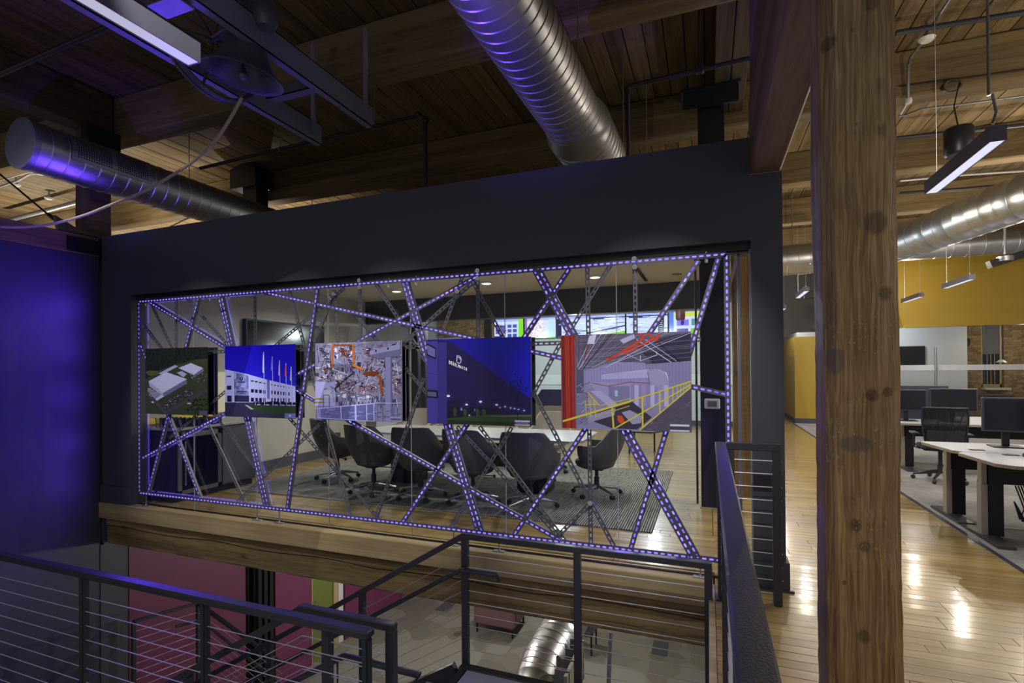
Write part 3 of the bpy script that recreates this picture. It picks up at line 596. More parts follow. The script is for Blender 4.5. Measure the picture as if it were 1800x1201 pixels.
# 1 aerial view (drawn in units of the 1601 px close-up)
p = Pic(*PXb[0], PZ0, PZ1, YP, (88, 838, 88, 842)); p.rect(88, 88, 838, 842, (30, 36, 28))
for _ in range(260): x, y = R.uniform(88, 838), R.uniform(88, 330); g = R.randint(16, 40); p.blob(x, y, R.uniform(5, 12), R.uniform(8, 20), (g, g+8, g-4), 5, R.random())
p.poly([(100, 440), (260, 340), (500, 270), (700, 225), (838, 240), (838, 842), (88, 842), (88, 430)], (52, 60, 38))
p.blob(180, 370, 90, 35, (78, 78, 44), 9, 3); p.poly([(700, 225), (838, 215), (838, 290), (720, 260)], (58, 64, 40))
W = (176, 178, 212); W2 = (150, 152, 190); W3 = (96, 96, 130)
p.poly([(255, 375), (455, 282), (500, 295), (300, 392)], W2); p.poly([(130, 465), (350, 360), (600, 440), (310, 600)], W); p.poly([(310, 600), (600, 440), (600, 490), (320, 645)], W3); p.poly([(130, 465), (310, 600), (320, 645), (140, 520)], W2)
p.poly([(500, 315), (650, 262), (790, 320), (680, 395)], W); p.poly([(680, 395), (790, 320), (800, 350), (690, 420)], W3); p.poly([(480, 370), (540, 350), (600, 385), (560, 420)], W2); p.poly([(120, 540), (300, 620), (240, 690), (110, 600)], (120, 120, 140))
p.poly([(160, 705), (290, 620), (320, 640), (180, 720)], W); 
for i in range(6):
    for j in range(4): p.blob(200+i*56+j*34, 470-i*22+j*26, 4, 3, (110, 110, 140), 4)
for i in range(4):
    for j in range(3): p.blob(580+i*38+j*24, 318-i*9+j*18, 3.5, 3, (110, 110, 140), 4)
p.line((330, 842), (838, 560), 46, (62, 60, 70)); p.line((100, 590), (350, 830), 40, (66, 62, 74)); p.line((600, 700), (838, 842), 26, (70, 66, 72)); p.poly([(280, 740), (560, 530), (700, 560), (350, 790)], (50, 52, 48))
for _ in range(170):
    a, q_ = R.random(), R.random(); x = 300+a*330-q_*20+q_*90*.6; y = 720-a*190+q_*70; g = R.choice([20, 40, 170, 120, 30]); p.rect(x, y, x+9, y+5, (g, g, g+14))
for _ in range(60): x, y = R.uniform(640, 835), R.uniform(370, 470); g = R.choice([20, 150, 60, 110]); p.rect(x, y, x+9, y+6, (g, g, g+12))
for _ in range(50): x, y = R.uniform(600, 830), R.uniform(660, 830); p.blob(x, y, 12, 9, (28, 36, 24), 5, R.random())
for _ in range(40): x, y = R.uniform(130, 260), R.uniform(540, 640); p.rect(x, y, x+12, y+6, (150, 150, 170))
p.rect(745, 790, 838, 838, (74, 76, 100)); p.rect(610, 705, 650, 718, (180, 180, 200)); finish(p, 0)
# 2 office building with flags
p = Pic(*PXb[1], PZ0, PZ1, YP, (78, 738, 150, 812))
for k in range(12): y = 150+k*34; p.rect(78, y, 738, y+36, (22+k, 10+k*2, 158+k*3))
wl = (158, 160, 214); dkk = (26, 26, 54)
p.poly([(78, 368), (160, 385), (300, 415), (500, 470), (738, 525), (738, 680), (78, 680)], wl); p.poly([(160, 390), (305, 428), (312, 610), (172, 610)], (104, 108, 176))
for i in range(6):
    for j in range(7): g = R.randint(84, 140); x = 166+i*24; y = 402+j*29+i*6; p.rect(x, y, x+24, min(y+29, 612), (g, g+4, g+62))
p.rect(172, 612, 315, 672, dkk)
for x in range(180, 315, 12): p.rect(x, 612, x+2, 672, (70, 70, 110))
p.line((160, 385), (165, 680), 5, (190, 190, 235)); p.line((312, 415), (318, 680), 5, (190, 190, 235))
p.path([(236, 440), (228, 460), (236, 474), (250, 468), (256, 448)], 7, (24, 24, 60)); p.line((250, 436), (244, 468), 5, (24, 24, 60)); p.rect(205, 482, 278, 494, (50, 50, 110)); p.rect(195, 572, 292, 584, (40, 40, 90)); p.rect(215, 592, 285, 600, (50, 50, 100))
p.rect(95, 428, 140, 440, dkk); p.rect(98, 522, 142, 560, dkk); p.rect(100, 615, 144, 674, dkk)
p.poly([(480, 462), (506, 470), (506, 640), (484, 640)], (88, 92, 160))
for (x, w_) in ((330, 30), (370, 26), (408, 26), (446, 8), (460, 8), (522, 14), (548, 14), (576, 14), (602, 12), (628, 12), (652, 10), (676, 10)):
    dy = (x-330)*.06; p.rect(x, 472+dy*3, x+w_, 484+dy*2.8, dkk); p.rect(x, 552+dy*1.2, x+w_, 584+dy*1.1, dkk); p.rect(x, 632, x+w_, 668, dkk)
p.poly([(78, 680), (738, 668), (738, 812), (78, 812)], (44, 42, 70)); p.poly([(270, 700), (738, 690), (738, 780), (520, 775), (330, 745)], (40, 58, 40)); p.poly([(270, 698), (300, 702), (360, 738), (330, 740)], (150, 150, 170))
for k in range(22): x = 370+k*17; p.blob(x, 678+R.uniform(-6, 6), 14, 15, (16, 16, 30), 6, k)
for x in (374, 455, 535, 598, 652, 700): p.blob(x+30, 694, 20, 7, (120, 120, 170), 6)
for x, y0, c, fy in ((449, 215, (190, 190, 225), 190), (528, 255, (120, 120, 215), 130), (594, 292, (170, 160, 190), 140), (651, 318, (200, 70, 60), 120), (698, 348, (160, 170, 160), 130)):
    p.line((x+4, y0), (x+10, 700), 6, (150, 150, 200)); p.poly([(x, y0+8), (x+7, y0+30), (x+7, y0+fy), (x-7, y0+fy-6), (x-4, y0+70)], c)
p.line((370, 600), (374, 700), 5, (150, 150, 200)); p.line((405, 470), (408, 680), 3, (150, 150, 200)); p.rect(642, 766, 738, 808, (92, 92, 150)); p.poly([(675, 782), (700, 782), (688, 794)], (190, 190, 230)); finish(p, 1)
# 3 robots
p = Pic(*PXb[2], PZ0, PZ1, YP, (918, 1734, 124, 850)); p.rect(918, 124, 1734, 850, (120, 118, 150))
for _ in range(300):
    x, y = R.uniform(918, 1700), R.uniform(124, 640); a = R.choice([-.42, .38, 1.45, -1.2, .12]); l = R.uniform(40, 190); g = R.choice([52, 84, 104, 150, 186, 200, 168, 34]); p.line((x, y), (min(1732, x+l*math.cos(a)), y+l*math.sin(a)), R.uniform(1.5, 5), (g, g, min(255, g+26)))
for _ in range(70): x, y = R.uniform(918, 1690), R.uniform(150, 640); g = R.choice([200, 214, 60, 40]); p.rect(x, y, x+R.uniform(8, 44), y+R.uniform(6, 50), (g, g, min(255, g+24)))
for x0, y0 in ((960, 170), (1170, 180)):
    for k in range(12): p.line((x0+k*10, y0+k*16), (x0+k*10+34, y0+k*16+4), 7, (24, 24, 40))
p.rect(918, 490, 1120, 720, (150, 150, 200)); p.rect(1010, 570, 1080, 640, (168, 175, 190)); p.rect(918, 645, 1010, 662, (130, 118, 50)); p.rect(918, 680, 1010, 695, (130, 118, 50))
og = [(150, 76, 28), (110, 52, 24), (84, 40, 26), (62, 34, 28)]
for _ in range(260):
    cx, cy, sx_, sy_ = R.choice([(1220, 210, 70, 40), (1430, 400, 110, 110), (1200, 540, 110, 70), (1040, 420, 70, 70), (1480, 230, 80, 60), (1420, 560, 90, 60), (1690, 520, 30, 90)])
    x, y = R.gauss(cx, sx_*.6), R.gauss(cy, sy_*.6); a = R.uniform(0, 6.3); l = R.uniform(14, 60); p.line((x, y), (x+l*math.cos(a), y+l*math.sin(a)), R.uniform(2, 5.5), R.choice(og))
p.path([(1100, 140), (1088, 190), (1090, 360)], 18, (172, 92, 34)); p.path([(1290, 140), (1296, 320)], 18, (172, 92, 34)); p.path([(1280, 330), (1385, 378)], 20, (190, 108, 36)); p.path([(1400, 420), (1480, 400), (1540, 450), (1560, 610)], 22, (140, 74, 32)); p.blob(1460, 415, 80, 22, (104, 54, 26), 9, 4)
p.path([(1300, 400), (1115, 550), (1120, 580)], 9, (26, 52, 46)); p.path([(1110, 145), (1280, 150)], 14, (130, 66, 28))
for _ in range(110): x = R.uniform(1100, 1700); y = R.uniform(610, 690); g = R.choice([90, 140, 60, 170]); p.rect(x, y, x+R.uniform(3, 12), y+R.uniform(20, 60), (g, g, g+36))
p.poly([(1448, 210), (1720, 150), (1720, 200), (1448, 245)], (138, 138, 178)); p.poly([(1448, 245), (1720, 200), (1720, 262), (1520, 285)], (100, 100, 136)); p.rect(1588, 270, 1646, 850, (128, 128, 172)); p.rect(1634, 270, 1646, 850, (98, 98, 140)); p.rect(1498, 200, 1512, 220, (20, 20, 30)); p.rect(1606, 182, 1620, 202, (20, 20, 30))
p.poly([(940, 745), (1490, 690), (1490, 850), (940, 850)], (92, 92, 146))
for _ in range(60): x, y = R.uniform(950, 1700), R.uniform(745, 845); g = R.choice([70, 120, 150, 60]); p.line((x, y), (x+R.uniform(20, 90), y+R.uniform(-14, 6)), 4, (g, g, g+50))
rl = (166, 168, 224); p.line((940, 745), (1490, 686), 9, rl); p.line((940, 832), (1490, 850), 7, rl)
for x in (945, 965, 1172, 1312, 1415, 1482): p.line((x, 745-(x-940)*.107), (x+3, 842), 16 if x == 1312 else 8, rl)
for x in (1510, 1560, 1660, 1690): p.line((x, 684), (x, 850), 5, (110, 112, 160))
p.line((1490, 682), (1734, 680), 7, rl); p.line((1000, 615), (1060, 615), 6, (100, 100, 150)); p.line((1000, 615), (1000, 740), 7, (100, 100, 150)); p.line((1060, 615), (1060, 740), 7, (100, 100, 150))
p.rect(1626, 800, 1732, 845, (140, 142, 176)); p.rect(1632, 815, 1726, 832, (84, 84, 110)); finish(p, 2)
# 4 night building
p = Pic(*PXb[3], PZ0, PZ1, YP, (102, 740, 60, 584)); p.rect(102, 60, 740, 584, (26, 14, 150))
for k in range(10): p.poly([(260+k*30, 60), (740, 60), (740, 130+k*30), (640+k*8, 300+k*14)], (26-k, 14+k//3, 138+k*5))
p.poly([(102, 60), (250, 70), (420, 190), (640, 360), (740, 420), (740, 584), (102, 584)], (28, 22, 74))
for k in range(14): p.rect(232+k*36, 430, 268+k*36, 584, (24, 20, 60+k))
p.rect(102, 70, 174, 584, (62, 56, 138)); p.rect(174, 78, 232, 584, (52, 46, 120)); p.line((174, 70), (174, 584), 1.6, (28, 24, 70))
for y in (190, 285, 382, 430): p.line((102, y-18), (232, y+6), 1.6, (28, 24, 70))
p.poly([(102, 80), (164, 112), (164, 184), (102, 160)], (20, 16, 44)); p.poly([(106, 92), (158, 120), (158, 172), (106, 150)], (100, 98, 150)); p.poly([(102, 372), (174, 378), (174, 426), (102, 422)], (20, 16, 40)); p.poly([(106, 384), (164, 388), (164, 416), (106, 414)], (84, 84, 120))
p.rect(232, 478, 560, 545, (20, 18, 42)); p.poly([(232, 548), (500, 520), (740, 512), (740, 584), (232, 584)], (40, 62, 34)); p.poly([(460, 528), (740, 516), (740, 524), (560, 530)], (92, 92, 84)); p.poly([(232, 560), (740, 560), (740, 584), (232, 584)], (28, 42, 28))
for x in (282, 345, 425, 462): p.blob(x, 508, 13, 27, (52, 60, 42), 7, x)
p.rect(318, 482, 330, 498, (90, 130, 190)); p.rect(404, 486, 410, 500, (90, 130, 190)); p.blob(374, 530, 12, 9, (60, 60, 64), 6, 2); p.blob(374, 526, 5, 5, (190, 190, 190), 6)
for _ in range(150): x, y = R.gauss(662, 30), R.gauss(385, 52); p.blob(x, y, 5, 6, (16, 12, 70), 4, R.random())
p.line((662, 400), (662, 545), 4, (14, 12, 40))
for x, y, s_ in ((242, 411, 1.2), (357, 462, .9), (443, 443, 1.1), (540, 460, .9), (590, 470, .6), (622, 477, .5), (645, 480, .5), (668, 484, .5), (700, 490, .5), (560, 476, .4)):
    for k in range(8): a = k*PI/4+.3; p.line((x, y), (x+26*s_*math.cos(a), y+26*s_*math.sin(a)), 1.3, (92, 88, 190))
    p.blob(x, y, 9*s_, 6*s_, (235, 235, 255), 10)
# the lit emblem and name on the facade
wt = (205, 205, 240)
p.path([(299, 163), (297, 200), (308, 210), (320, 208), (326, 190), (314, 176), (303, 174)], 4.5, wt); p.path([(299, 163), (318, 168), (326, 184)], 4, wt)
p.rect(640+4, 545, 734, 582, (62, 62, 92)); p.rect(646, 548, 732, 558, (170, 172, 196)); p.rect(646, 570, 732, 580, (150, 152, 180)); p.rect(654, 561, 724, 567, (100, 100, 130)); finish(p, 3)
# the name follows the slope of the facade: letters drawn with strokes
GLY = {'D': [[(0, 0), (0, 1), (.6, .8), (.7, .5), (.6, .2), (0, 0)]], 'R': [[(0, 1), (0, 0), (.65, .1), (.65, .45), (0, .5), (.7, 1)]], 'A': [[(0, 1), (.35, 0), (.7, 1)], [(.15, .62), (.55, .62)]], 'X': [[(0, 0), (.7, 1)], [(.7, 0), (0, 1)]], 'L': [[(0, 0), (0, 1), (.6, 1)]],
       'M': [[(0, 1), (0, 0), (.4, .6), (.8, 0), (.8, 1)]], 'I': [[(.3, 0), (.3, 1)]], 'E': [[(.6, 0), (0, 0), (0, 1), (.6, 1)], [(0, .5), (.5, .5)]], ':': [[(.1, -.25), (.2, -.25)], [(.5, -.25), (.6, -.25)]]}
q = Pic(*PXb[3], PZ0, PZ1, YP-.0046, (102, 740, 60, 584)); n = len('DRÄXLMAIER')
for k, ch in enumerate('DRÄXLMAIER'):
    ox, oy, sw, sh = 250+k*11.7, 192+k*5.0, 9.0, 21-k*.5
    for st in GLY['A' if ch == 'Ä' else ch] + (GLY[':'] if ch == 'Ä' else []): q.path([(ox+a*sw, oy+a*sw*.45+b_*sh) for a, b_ in st], 3.3, (235, 235, 255))
q.build('lettering', printm, panels[3], fix=False)
# 5 plant hall
GAIN = 1.28; p = Pic(*PXb[4], PZ0, PZ1, YP, (402, 1493, 8, 800)); p.rect(402, 8, 1493, 800, (92, 88, 118))
p.poly([(520, 8), (1493, 8), (1493, 250), (1160, 260), (860, 250), (620, 290), (540, 300)], (78, 72, 92)); p.poly([(1050, 100), (1493, 8), (1493, 240), (1200, 270)], (42, 38, 58))
vp = (560, 330)
for k in range(46):
    x = 520+k*24; c = R.choice([(110, 104, 130), (56, 50, 70), (140, 136, 162), (90, 84, 104)]); p.line((x, 8), (vp[0]+(x-vp[0])*.16, 285), R.uniform(1.5, 4), c)
for k in range(24): y = 20+k*12; p.line((560+k*3, y+30), (1493, y-40 if y > 40 else 10), 2, R.choice([(120, 114, 140), (50, 46, 64)]))
p.poly([(660, 20), (720, 10), (700, 90), (640, 84)], (175, 172, 205)); p.poly([(920, 60), (1040, 16), (1050, 50), (950, 92)], (150, 148, 180))
p.poly([(540, 300), (1493, 240), (1493, 800), (540, 800)], (112, 110, 146)); p.poly([(610, 320), (870, 240), (1130, 250), (1160, 420), (610, 440)], (122, 118, 160))
for x in range(620, 1500, 26): p.line((x, 255), (x, 420), 2, (84, 80, 116))
p.poly([(760, 345), (1160, 300), (1160, 372), (760, 385)], (146, 144, 186)); 
for x in range(770, 1160, 15): p.line((x, 330), (x, 384), 1.5, (96, 94, 132))
p.poly([(1140, 310), (1250, 300), (1310, 350), (1320, 450), (1270, 465), (1170, 420)], (128, 126, 160)); p.poly([(1200, 300), (1290, 330), (1320, 400), (1300, 330)], (178, 176, 214)); p.line((1150, 330), (1165, 420), 5, (70, 68, 92))
p.poly([(670, 405), (1010, 415), (1010, 560), (830, 610), (680, 450)], (126, 124, 162)); p.poly([(820, 440), (1000, 440), (1000, 560), (830, 610)], (104, 102, 136)); p.path([(680, 415), (815, 440), (1000, 408), (1160, 415)], 6, (130, 44, 36)); p.rect(875, 475, 900, 525, (130, 160, 195))
for x in (1040, 1100, 1170, 1230, 1280): p.rect(x, 430, x+34, 600, R.choice([(150, 146, 190), (58, 56, 76), (124, 118, 160)]))
p.rect(540, 300, 605, 500, (72, 72, 92)); p.rect(540, 505, 640, 770, (100, 100, 130))
for _ in range(60): x, y = R.uniform(540, 640), R.uniform(420, 770); p.line((x, y), (x+R.uniform(10, 60), y+R.uniform(-30, 30)), 3, R.choice([(150, 150, 190), (50, 50, 66), (110, 110, 140)]))
for a, c in (((690, 10), (545, 285)), ((760, 10), (560, 300)), ((1240, 60), (800, 285)), ((1493, 20), (840, 262))): p.line(a, c, 5, (158, 154, 186))
p.line((850, 8), (600, 300), 5, (18, 16, 26)); p.line((1210, 60), (1410, 250), 5, (18, 16, 26)); p.line((1060, 60), (1340, 250), 6, (168, 164, 200)); p.line((1130, 60), (1380, 240), 5, (150, 148, 184)); p.path([(1090, 190), (1090, 235), (1225, 190), (1225, 165)], 5, (172, 170, 206)); p.path([(980, 180), (1090, 230)], 5, (150, 148, 184))
rd = (168, 58, 38)
p.path([(1060, 8), (1120, 20), (1118, 55), (820, 225)], 20, rd); p.path([(1150, 10), (1225, 75), (1240, 20)], 20, rd); p.path([(1200, 60), (950, 175)], 14, (190, 62, 36)); p.path([(820, 228), (800, 225), (805, 208), (860, 212)], 9, (150, 50, 34)); p.path([(645, 90), (610, 220)], 10, (110, 40, 34))
p.poly([(402, 16), (525, 8), (530, 800), (410, 800)], (120, 34, 26)); 
for x, c in ((430, (92, 24, 20)), (450, (150, 48, 34)), (468, (150, 48, 34)), (485, (96, 28, 22)), (505, (146, 44, 32)), (418, (70, 20, 18))): p.line((x, 12), (x+8, 800), 8, c)
p.line((530, 10), (545, 300), 6, (120, 50, 40))
p.poly([(640, 690), (900, 590), (1010, 560), (1180, 690), (1060, 790), (860, 790), (700, 740)], (48, 44, 58)); p.poly([(640, 690), (880, 620), (870, 680), (660, 745)], (124, 120, 158)); p.poly([(930, 655), (1000, 635), (1100, 680), (1090, 740), (1020, 750)], (128, 126, 152)); p.poly([(895, 680), (935, 685), (960, 735), (920, 750), (895, 720)], (176, 62, 28)); p.poly([(760, 480), (660, 480), (820, 610), (900, 590)], (140, 138, 176))
p.poly([(1080, 800), (1493, 440), (1493, 800)], (72, 66, 86)); 
for _ in range(40): x = R.uniform(1130, 1490); y = R.uniform(max(470, 800-(x-1080)*.85), 800); p.line((x, y), (x+R.uniform(10, 60), y-R.uniform(5, 30)), 4, R.choice([(84, 78, 98), (60, 54, 72), (98, 92, 112)]))
yl = (176, 164, 50)
p.line((415, 742), (1010, 562), 17, yl); p.line((1000, 562), (1493, 400), 11, yl); p.line((870, 790), (1493, 425), 11, yl); p.line((1080, 798), (1493, 445), 12, yl); p.line((852, 620), (862, 790), 15, yl)
for x in (1105, 1245, 1310, 1350, 1385, 1410, 1435, 1455, 1475): p.line((x, 562-(x-1010)*.335), (x, 798-(x-1080)*.855), max(4, 14-(x-1105)*.03), yl)
p.line((640, 490), (740, 600), 8, yl); p.line((620, 600), (740, 590), 6, yl); p.line((740, 605), (1010, 540), 6, yl); p.line((640, 720), (1000, 600), 7, (150, 140, 60)); 
for x in (650, 670, 690, 710, 730): p.line((x, 500+(x-650)*1.1), (x, 600), 4, yl)
for x in (620, 660, 700): p.line((x-4, 560), (x+10, 700), 6, yl)
p.rect(1325, 740, 1475, 756, (178, 178, 206)); p.rect(1325, 784, 1475, 797, (168, 168, 200)); p.rect(1325, 757, 1475, 783, (58, 54, 70)); finish(p, 4)
# ---------------------------------------------------------------- railings
def post(mb, x, y, z0, z1, w=.05): mb.box(x-w/2, x+w/2, y-w/2, y+w/2, z0, z1, bv=.003)
def cable(p, q, par, r=.0028): MB().tube([p, q], r, 6, cap=False).build('cable', cablem, par)
# right guard rail running away from the camera, with its return by the pillar
g = thing('guard_rail', 'charcoal steel guard rail with wide top rail running away from the lower right corner', 'railing', (.075, 2, 0))
MB().box(.038, .108, -.6, 3.84, 1.035, 1.070, bv=.006).build('top_rail', railm, g)
MB().box(.060, .086, -.6, 3.80, .995, 1.035).build('rail_web', railm, g)
for y in (3.80, 2.58, 1.36, .2): b = MB(); b.box(.050, .096, y-.025, y+.025, .0, 1.0, bv=.003); b.box(.035, .11, y-.05, y+.05, 0, .01); b.build('post', railm, g)
for k in range(10):
    z = .095+.090*k; cable((.073, -.6, z), (.073, 3.80, z), g)
g = thing('return_guard', 'short cable guard section turning to the grey pillar', 'railing', (.26, 3.83, 0))
b = MB(); b.box(.110, .445, 3.80, 3.86, 1.022, 1.070, bv=.004); b.build('top_rail', railm, g)
for x in (.135, .42): b = MB(); b.box(x-.026, x+.026, 3.80, 3.86, 0, 1.022, bv=.003); b.build('post', railm, g)
for k in range(11):
    z = .07+.0885*k; cable((.11, 3.83, z), (.452, 3.83, z), g)
    MB().lathe([(0, 0), (.005, .001), (.006, .005), (0, .006)], 8, (.446, 3.83, z), Matrix.Rotation(PI/2, 3, 'Y')).build('cable_stud', chrome, g)
# landing
LZ = -.79
g = thing('stair_landing', 'steel landing with pale tread plates at the bottom centre', 'landing', (-.9, 3.0, LZ))
MB().box(-1.80, -.02, 2.38, 3.66, LZ-.03, LZ, bv=.002).build('landing_plate', mat('pale_tread_plate', (.55, .55, .66), .5, bump=.15, bscale=200), g)
MB().box(-1.88, -.01, 3.665, 3.74, LZ-.2, LZ+.004, bv=.004).build('edge_channel', railm, g)
MB().box(-1.86, -1.81, 2.36, 3.664, LZ-.2, LZ+.006, bv=.004).build('nosing_channel', railm, g)
MB().box(-1.88, -.01, 2.30, 2.375, LZ-.2, LZ+.004, bv=.004).build('edge_channel', railm, g)
# landing guard
RZ = .25
g = thing('landing_guard', 'cable guard rail in front of the floor beam, with three square posts', 'railing', (-.93, 3.77, LZ))
MB().box(-1.895, .012, 3.745, 3.800, RZ-.045, RZ, bv=.004).build('top_rail', railm, g)
for x in (-1.865, -.93, -.012):
    b = MB(); b.box(x-.026, x+.026, 3.747, 3.797, LZ-.15, RZ-.045, bv=.003); b.build('post', railm, g)
MB().box(.016, .05, 3.75, 3.80, -.33, -.02, bv=.003).build('fixing_bracket', railm, g)
for k in range(9):
    z = LZ+.10+.095*k; cable((-1.86, 3.772, z), (-.02, 3.772, z), g)
# descending stair on the far side
SL = .60
def sz(x, z0, x0=-1.87): return z0 + (x-x0)*SL
XE = -5.6
g = thing('stair_rail', 'sloping far handrail of the stair going down to the left', 'railing', (-3.7, 3.77, -3))
MB().obox((-1.88, 3.772, RZ-.022), (XE, 3.772, sz(XE, RZ-.022)), .055, .045).build('top_rail', railm, g)
for x in (-2.88, -3.95, -5.0): b = MB(); b.box(x-.025, x+.025, 3.747, 3.797, sz(x, LZ-.1), sz(x, RZ-.03), bv=.003); b.build('post', railm, g)
for k in range(9): z = LZ+.10+.095*k; cable((-1.87, 3.772, z), (XE, 3.772, sz(XE, z)), g)
def hand_tube(y, side, z0, name_par, x_ext, x_start, x_end):
    pts = [(x_ext+.0, y+side*.0, z0-.0), (x_ext, y, z0), (x_start, y, z0)] + [(x_start-(x_start-x_end)*k/6, y, z0-(x_start-x_end)*k/6*SL) for k in range(1, 7)]
    pts[0] = (x_ext+.01, y+side*.03, z0-.05)
    MB().tube(pts, .019, 12).build('handrail', railm, name_par, smooth=True)
hand_tube(3.70, 1, -.025, g, -1.56, -1.87, XE)
for x in (-2.86, -3.93, -4.98): MB().tube([(x, 3.75, sz(x, -.12)), (x, 3.70, sz(x, -.12)), (x, 3.70, sz(x, -.045))], .007, 8).build('rail_bracket', railm, g)
st = thing('stair_flight', 'dark steel stair flight with pale treads going down to the left', 'stairs', (-3.7, 3.0, -3.2))
for y in (2.36, 3.70): MB().obox((-1.88, y, LZ-.10), (XE, y, sz(XE, LZ-.10)), .05, .25).build('stringer', railm, st)
for k in range(1, 13):
    x = -1.88-.283*k; z = LZ-.17*k
    MB().box(x-.01, x+.29, 2.39, 3.67, z-.04, z, bv=.002).build('tread', mat('pale_tread_plate', (1, 1, 1), .5), st)
# near guard rails of the stair well
g = thing('well_guard', 'long cable guard rail crossing the lower left corner', 'railing', (-4.2, 2.2, LZ))
MB().box(-7.6, -1.628, 2.165, 2.235, RZ-.042, RZ, bv=.008).build('top_rail', railm, g)
for x in (-1.655, -2.81, -3.945, -5.08, -6.2): b = MB(); b.box(x-.012, x+.012, 2.175, 2.225, LZ-.6, RZ-.042, bv=.002); b.box(x+.012, x+.022, 2.185, 2.215, LZ-.6, RZ-.05); b.build('post', railm, g)
for k in range(9): z = LZ+.10+.095*k; cable((-7.6, 2.2, z), (-1.66, 2.2, z), g)
g = thing('inner_stair_guard', 'short end frame of the near stair guard beside the long rail', 'railing', (-1.9, 2.31, LZ))
MB().box(-2.2, -1.555, 2.285, 2.335, RZ-.045, RZ-.003, bv=.006).build('top_rail', railm, g)
MB().obox((-2.18, 2.31, RZ-.025), (XE, 2.31, RZ-.025+(XE+2.18)*SL), .05, .042).build('sloping_rail', railm, g)
for x, s in ((-1.58, 0), (-2.0, 0), (-3.1, 1), (-4.2, 1)): b = MB(); z1 = RZ-.045+(min(0, x+2.18))*SL; b.box(x-.025, x+.025, 2.288, 2.332, z1-1.0, z1, bv=.002); b.build('post', railm, g)
for k in range(9): z = LZ+.10+.095*k; cable((-1.58, 2.31, z), (-2.18, 2.31, z), g); cable((-2.18, 2.31, z), (XE, 2.31, z+(XE+2.18)*SL), g)
hx = [(-1.56, 2.47, -.20), (-1.50, 2.46, -.10), (-2.0, 2.45, -.085)] + [(-2.0-.6*k, 2.45, -.085-.36*k) for k in range(1, 6)]
MB().tube(hx, .019, 12).build('handrail', railm, g, smooth=True)
for x in (-2.05, -2.9): MB().tube([(x, 2.34, -.22+min(0, x+2.0)*SL), (x, 2.45, -.22+min(0, x+2.0)*SL), (x, 2.45, -.10+min(0, x+2.0)*SL)], .006, 8).build('rail_bracket', railm, g)
# guard of the lower turn of the stair, far lower left
g = thing('lower_guard', 'low stair guard seen against the magenta wall', 'railing', (-6.3, 4.5, -3.9))
a0, a1 = Vector((-6.3, 4.02, -1.33)), Vector((-6.3, 4.83, -1.46)); e1 = Vector((-4.9, 4.86, -2.0))
MB().obox(a0, a1, .04, .035).build('top_rail', railm, g)
for q in (a0, a1): MB().box(q.x-.02, q.x+.02, q.y-.02, q.y+.02, -3.9, q.z, bv=.002).build('post', railm, g)
MB().obox(a1, e1, .04, .035).build('top_rail', railm, g)
MB().tube([Vector((-6.25, 4.5, -1.60)), Vector((-6.23, 4.75, -1.66)), Vector((-6.0, 4.80, -1.74)), Vector((-4.9, 4.80, -2.2))], .017, 10).build('handrail', railm, g, smooth=True)
for k in range(9):
    dz = Vector((0, 0, -.12-.095*k)); cable(a0+dz, a1+dz, g); cable(a1+dz, e1+dz, g)

# ---------------------------------------------------------------- ducts
def spiral_duct(parent, pts, r, seam=.11, name='duct_body', m=None, n=40, seams=True):
    """round duct swept along pts with its lock seam as real ribs"""
    pts = [Vector(p) for p in pts]; segs = [(b-a).length for a, b in zip(pts[:-1], pts[1:])]; tot = sum(segs)
    def pos(s):
        for k, l in enumerate(segs):
            if s <= l or k == len(segs)-1: return pts[k].lerp(pts[k+1], min(1, max(0, s/l)))
            s -= l
    P_, R_ = [], []; s = 0
    while s < tot:
        for ds, dr in ((0, 0), (.006, .0055), (.014, .0055), (.020, 0)):
            if not seams: dr = 0
            P_.append(pos(min(s+ds, tot))); R_.append((r(s/tot) if callable(r) else r)+dr)
        s += seam
    P_.append(pos(tot)); R_.append(r(1) if callable(r) else r)
    Q, W_ = [P_[0]], [R_[0]]
    for p_, r_ in zip(P_[1:], R_[1:]):
        if (p_-Q[-1]).length > 1e-5: Q.append(p_); W_.append(r_)
    return MB().tube(Q, W_, n, cap=True).build(name, m or galv, parent, smooth=True)
g = thing('round_duct', 'capped galvanised spiral duct with a grille at the upper left, glowing purple below', 'duct', (-6.5, 3.1, 3.7))
spiral_duct(g, [(-6.52, 3.08, 3.93), (-6.52, 10.5, 3.93)], .252, .15)
MB().lathe([(0, -.012), (.235, -.012), (.262, -.004), (.262, .05), (.253, .05)], 40, (-6.52, 3.08, 3.93), Matrix.Rotation(-PI/2, 3, 'X')).build('end_cap', galvd, g, smooth=True)
# perforated grille on the side facing the hall
b = MB(); gx = -6.262; fr = MB(); y0, y1, zc0, zc1 = 3.44, 4.18, 3.88, 4.10
def ds(y, z, o=0.0): a = z-3.93; rr_ = .262+o; return Vector((-6.52+math.sqrt(max(.001, rr_*rr_-a*a)), y, z))
nz_ = 9; ny = 30
for (ya, yb, za, zb) in ((y0-.05, y1+.05, zc0-.03, zc0), (y0-.05, y1+.05, zc1, zc1+.03), (y0-.05, y0, zc0, zc1), (y1, y1+.05, zc0, zc1), ((y0+y1)/2-.02, (y0+y1)/2+.02, zc0, zc1)):
    for k in range(4):
        u, v = za+(zb-za)*k/4, za+(zb-za)*(k+1)/4; fr.quad(ds(ya, u, .012), ds(yb, u, .012), ds(yb, v, .012), ds(ya, v, .012))
fr.build('grille_frame', galvd, g)
bk = MB()
for k in range(4): u, v = zc0+(zc1-zc0)*k/4, zc0+(zc1-zc0)*(k+1)/4; bk.quad(ds(y0, u, .003), ds(y1, u, .003), ds(y1, v, .003), ds(y0, v, .003))
bk.build('grille_void', blackst, g)
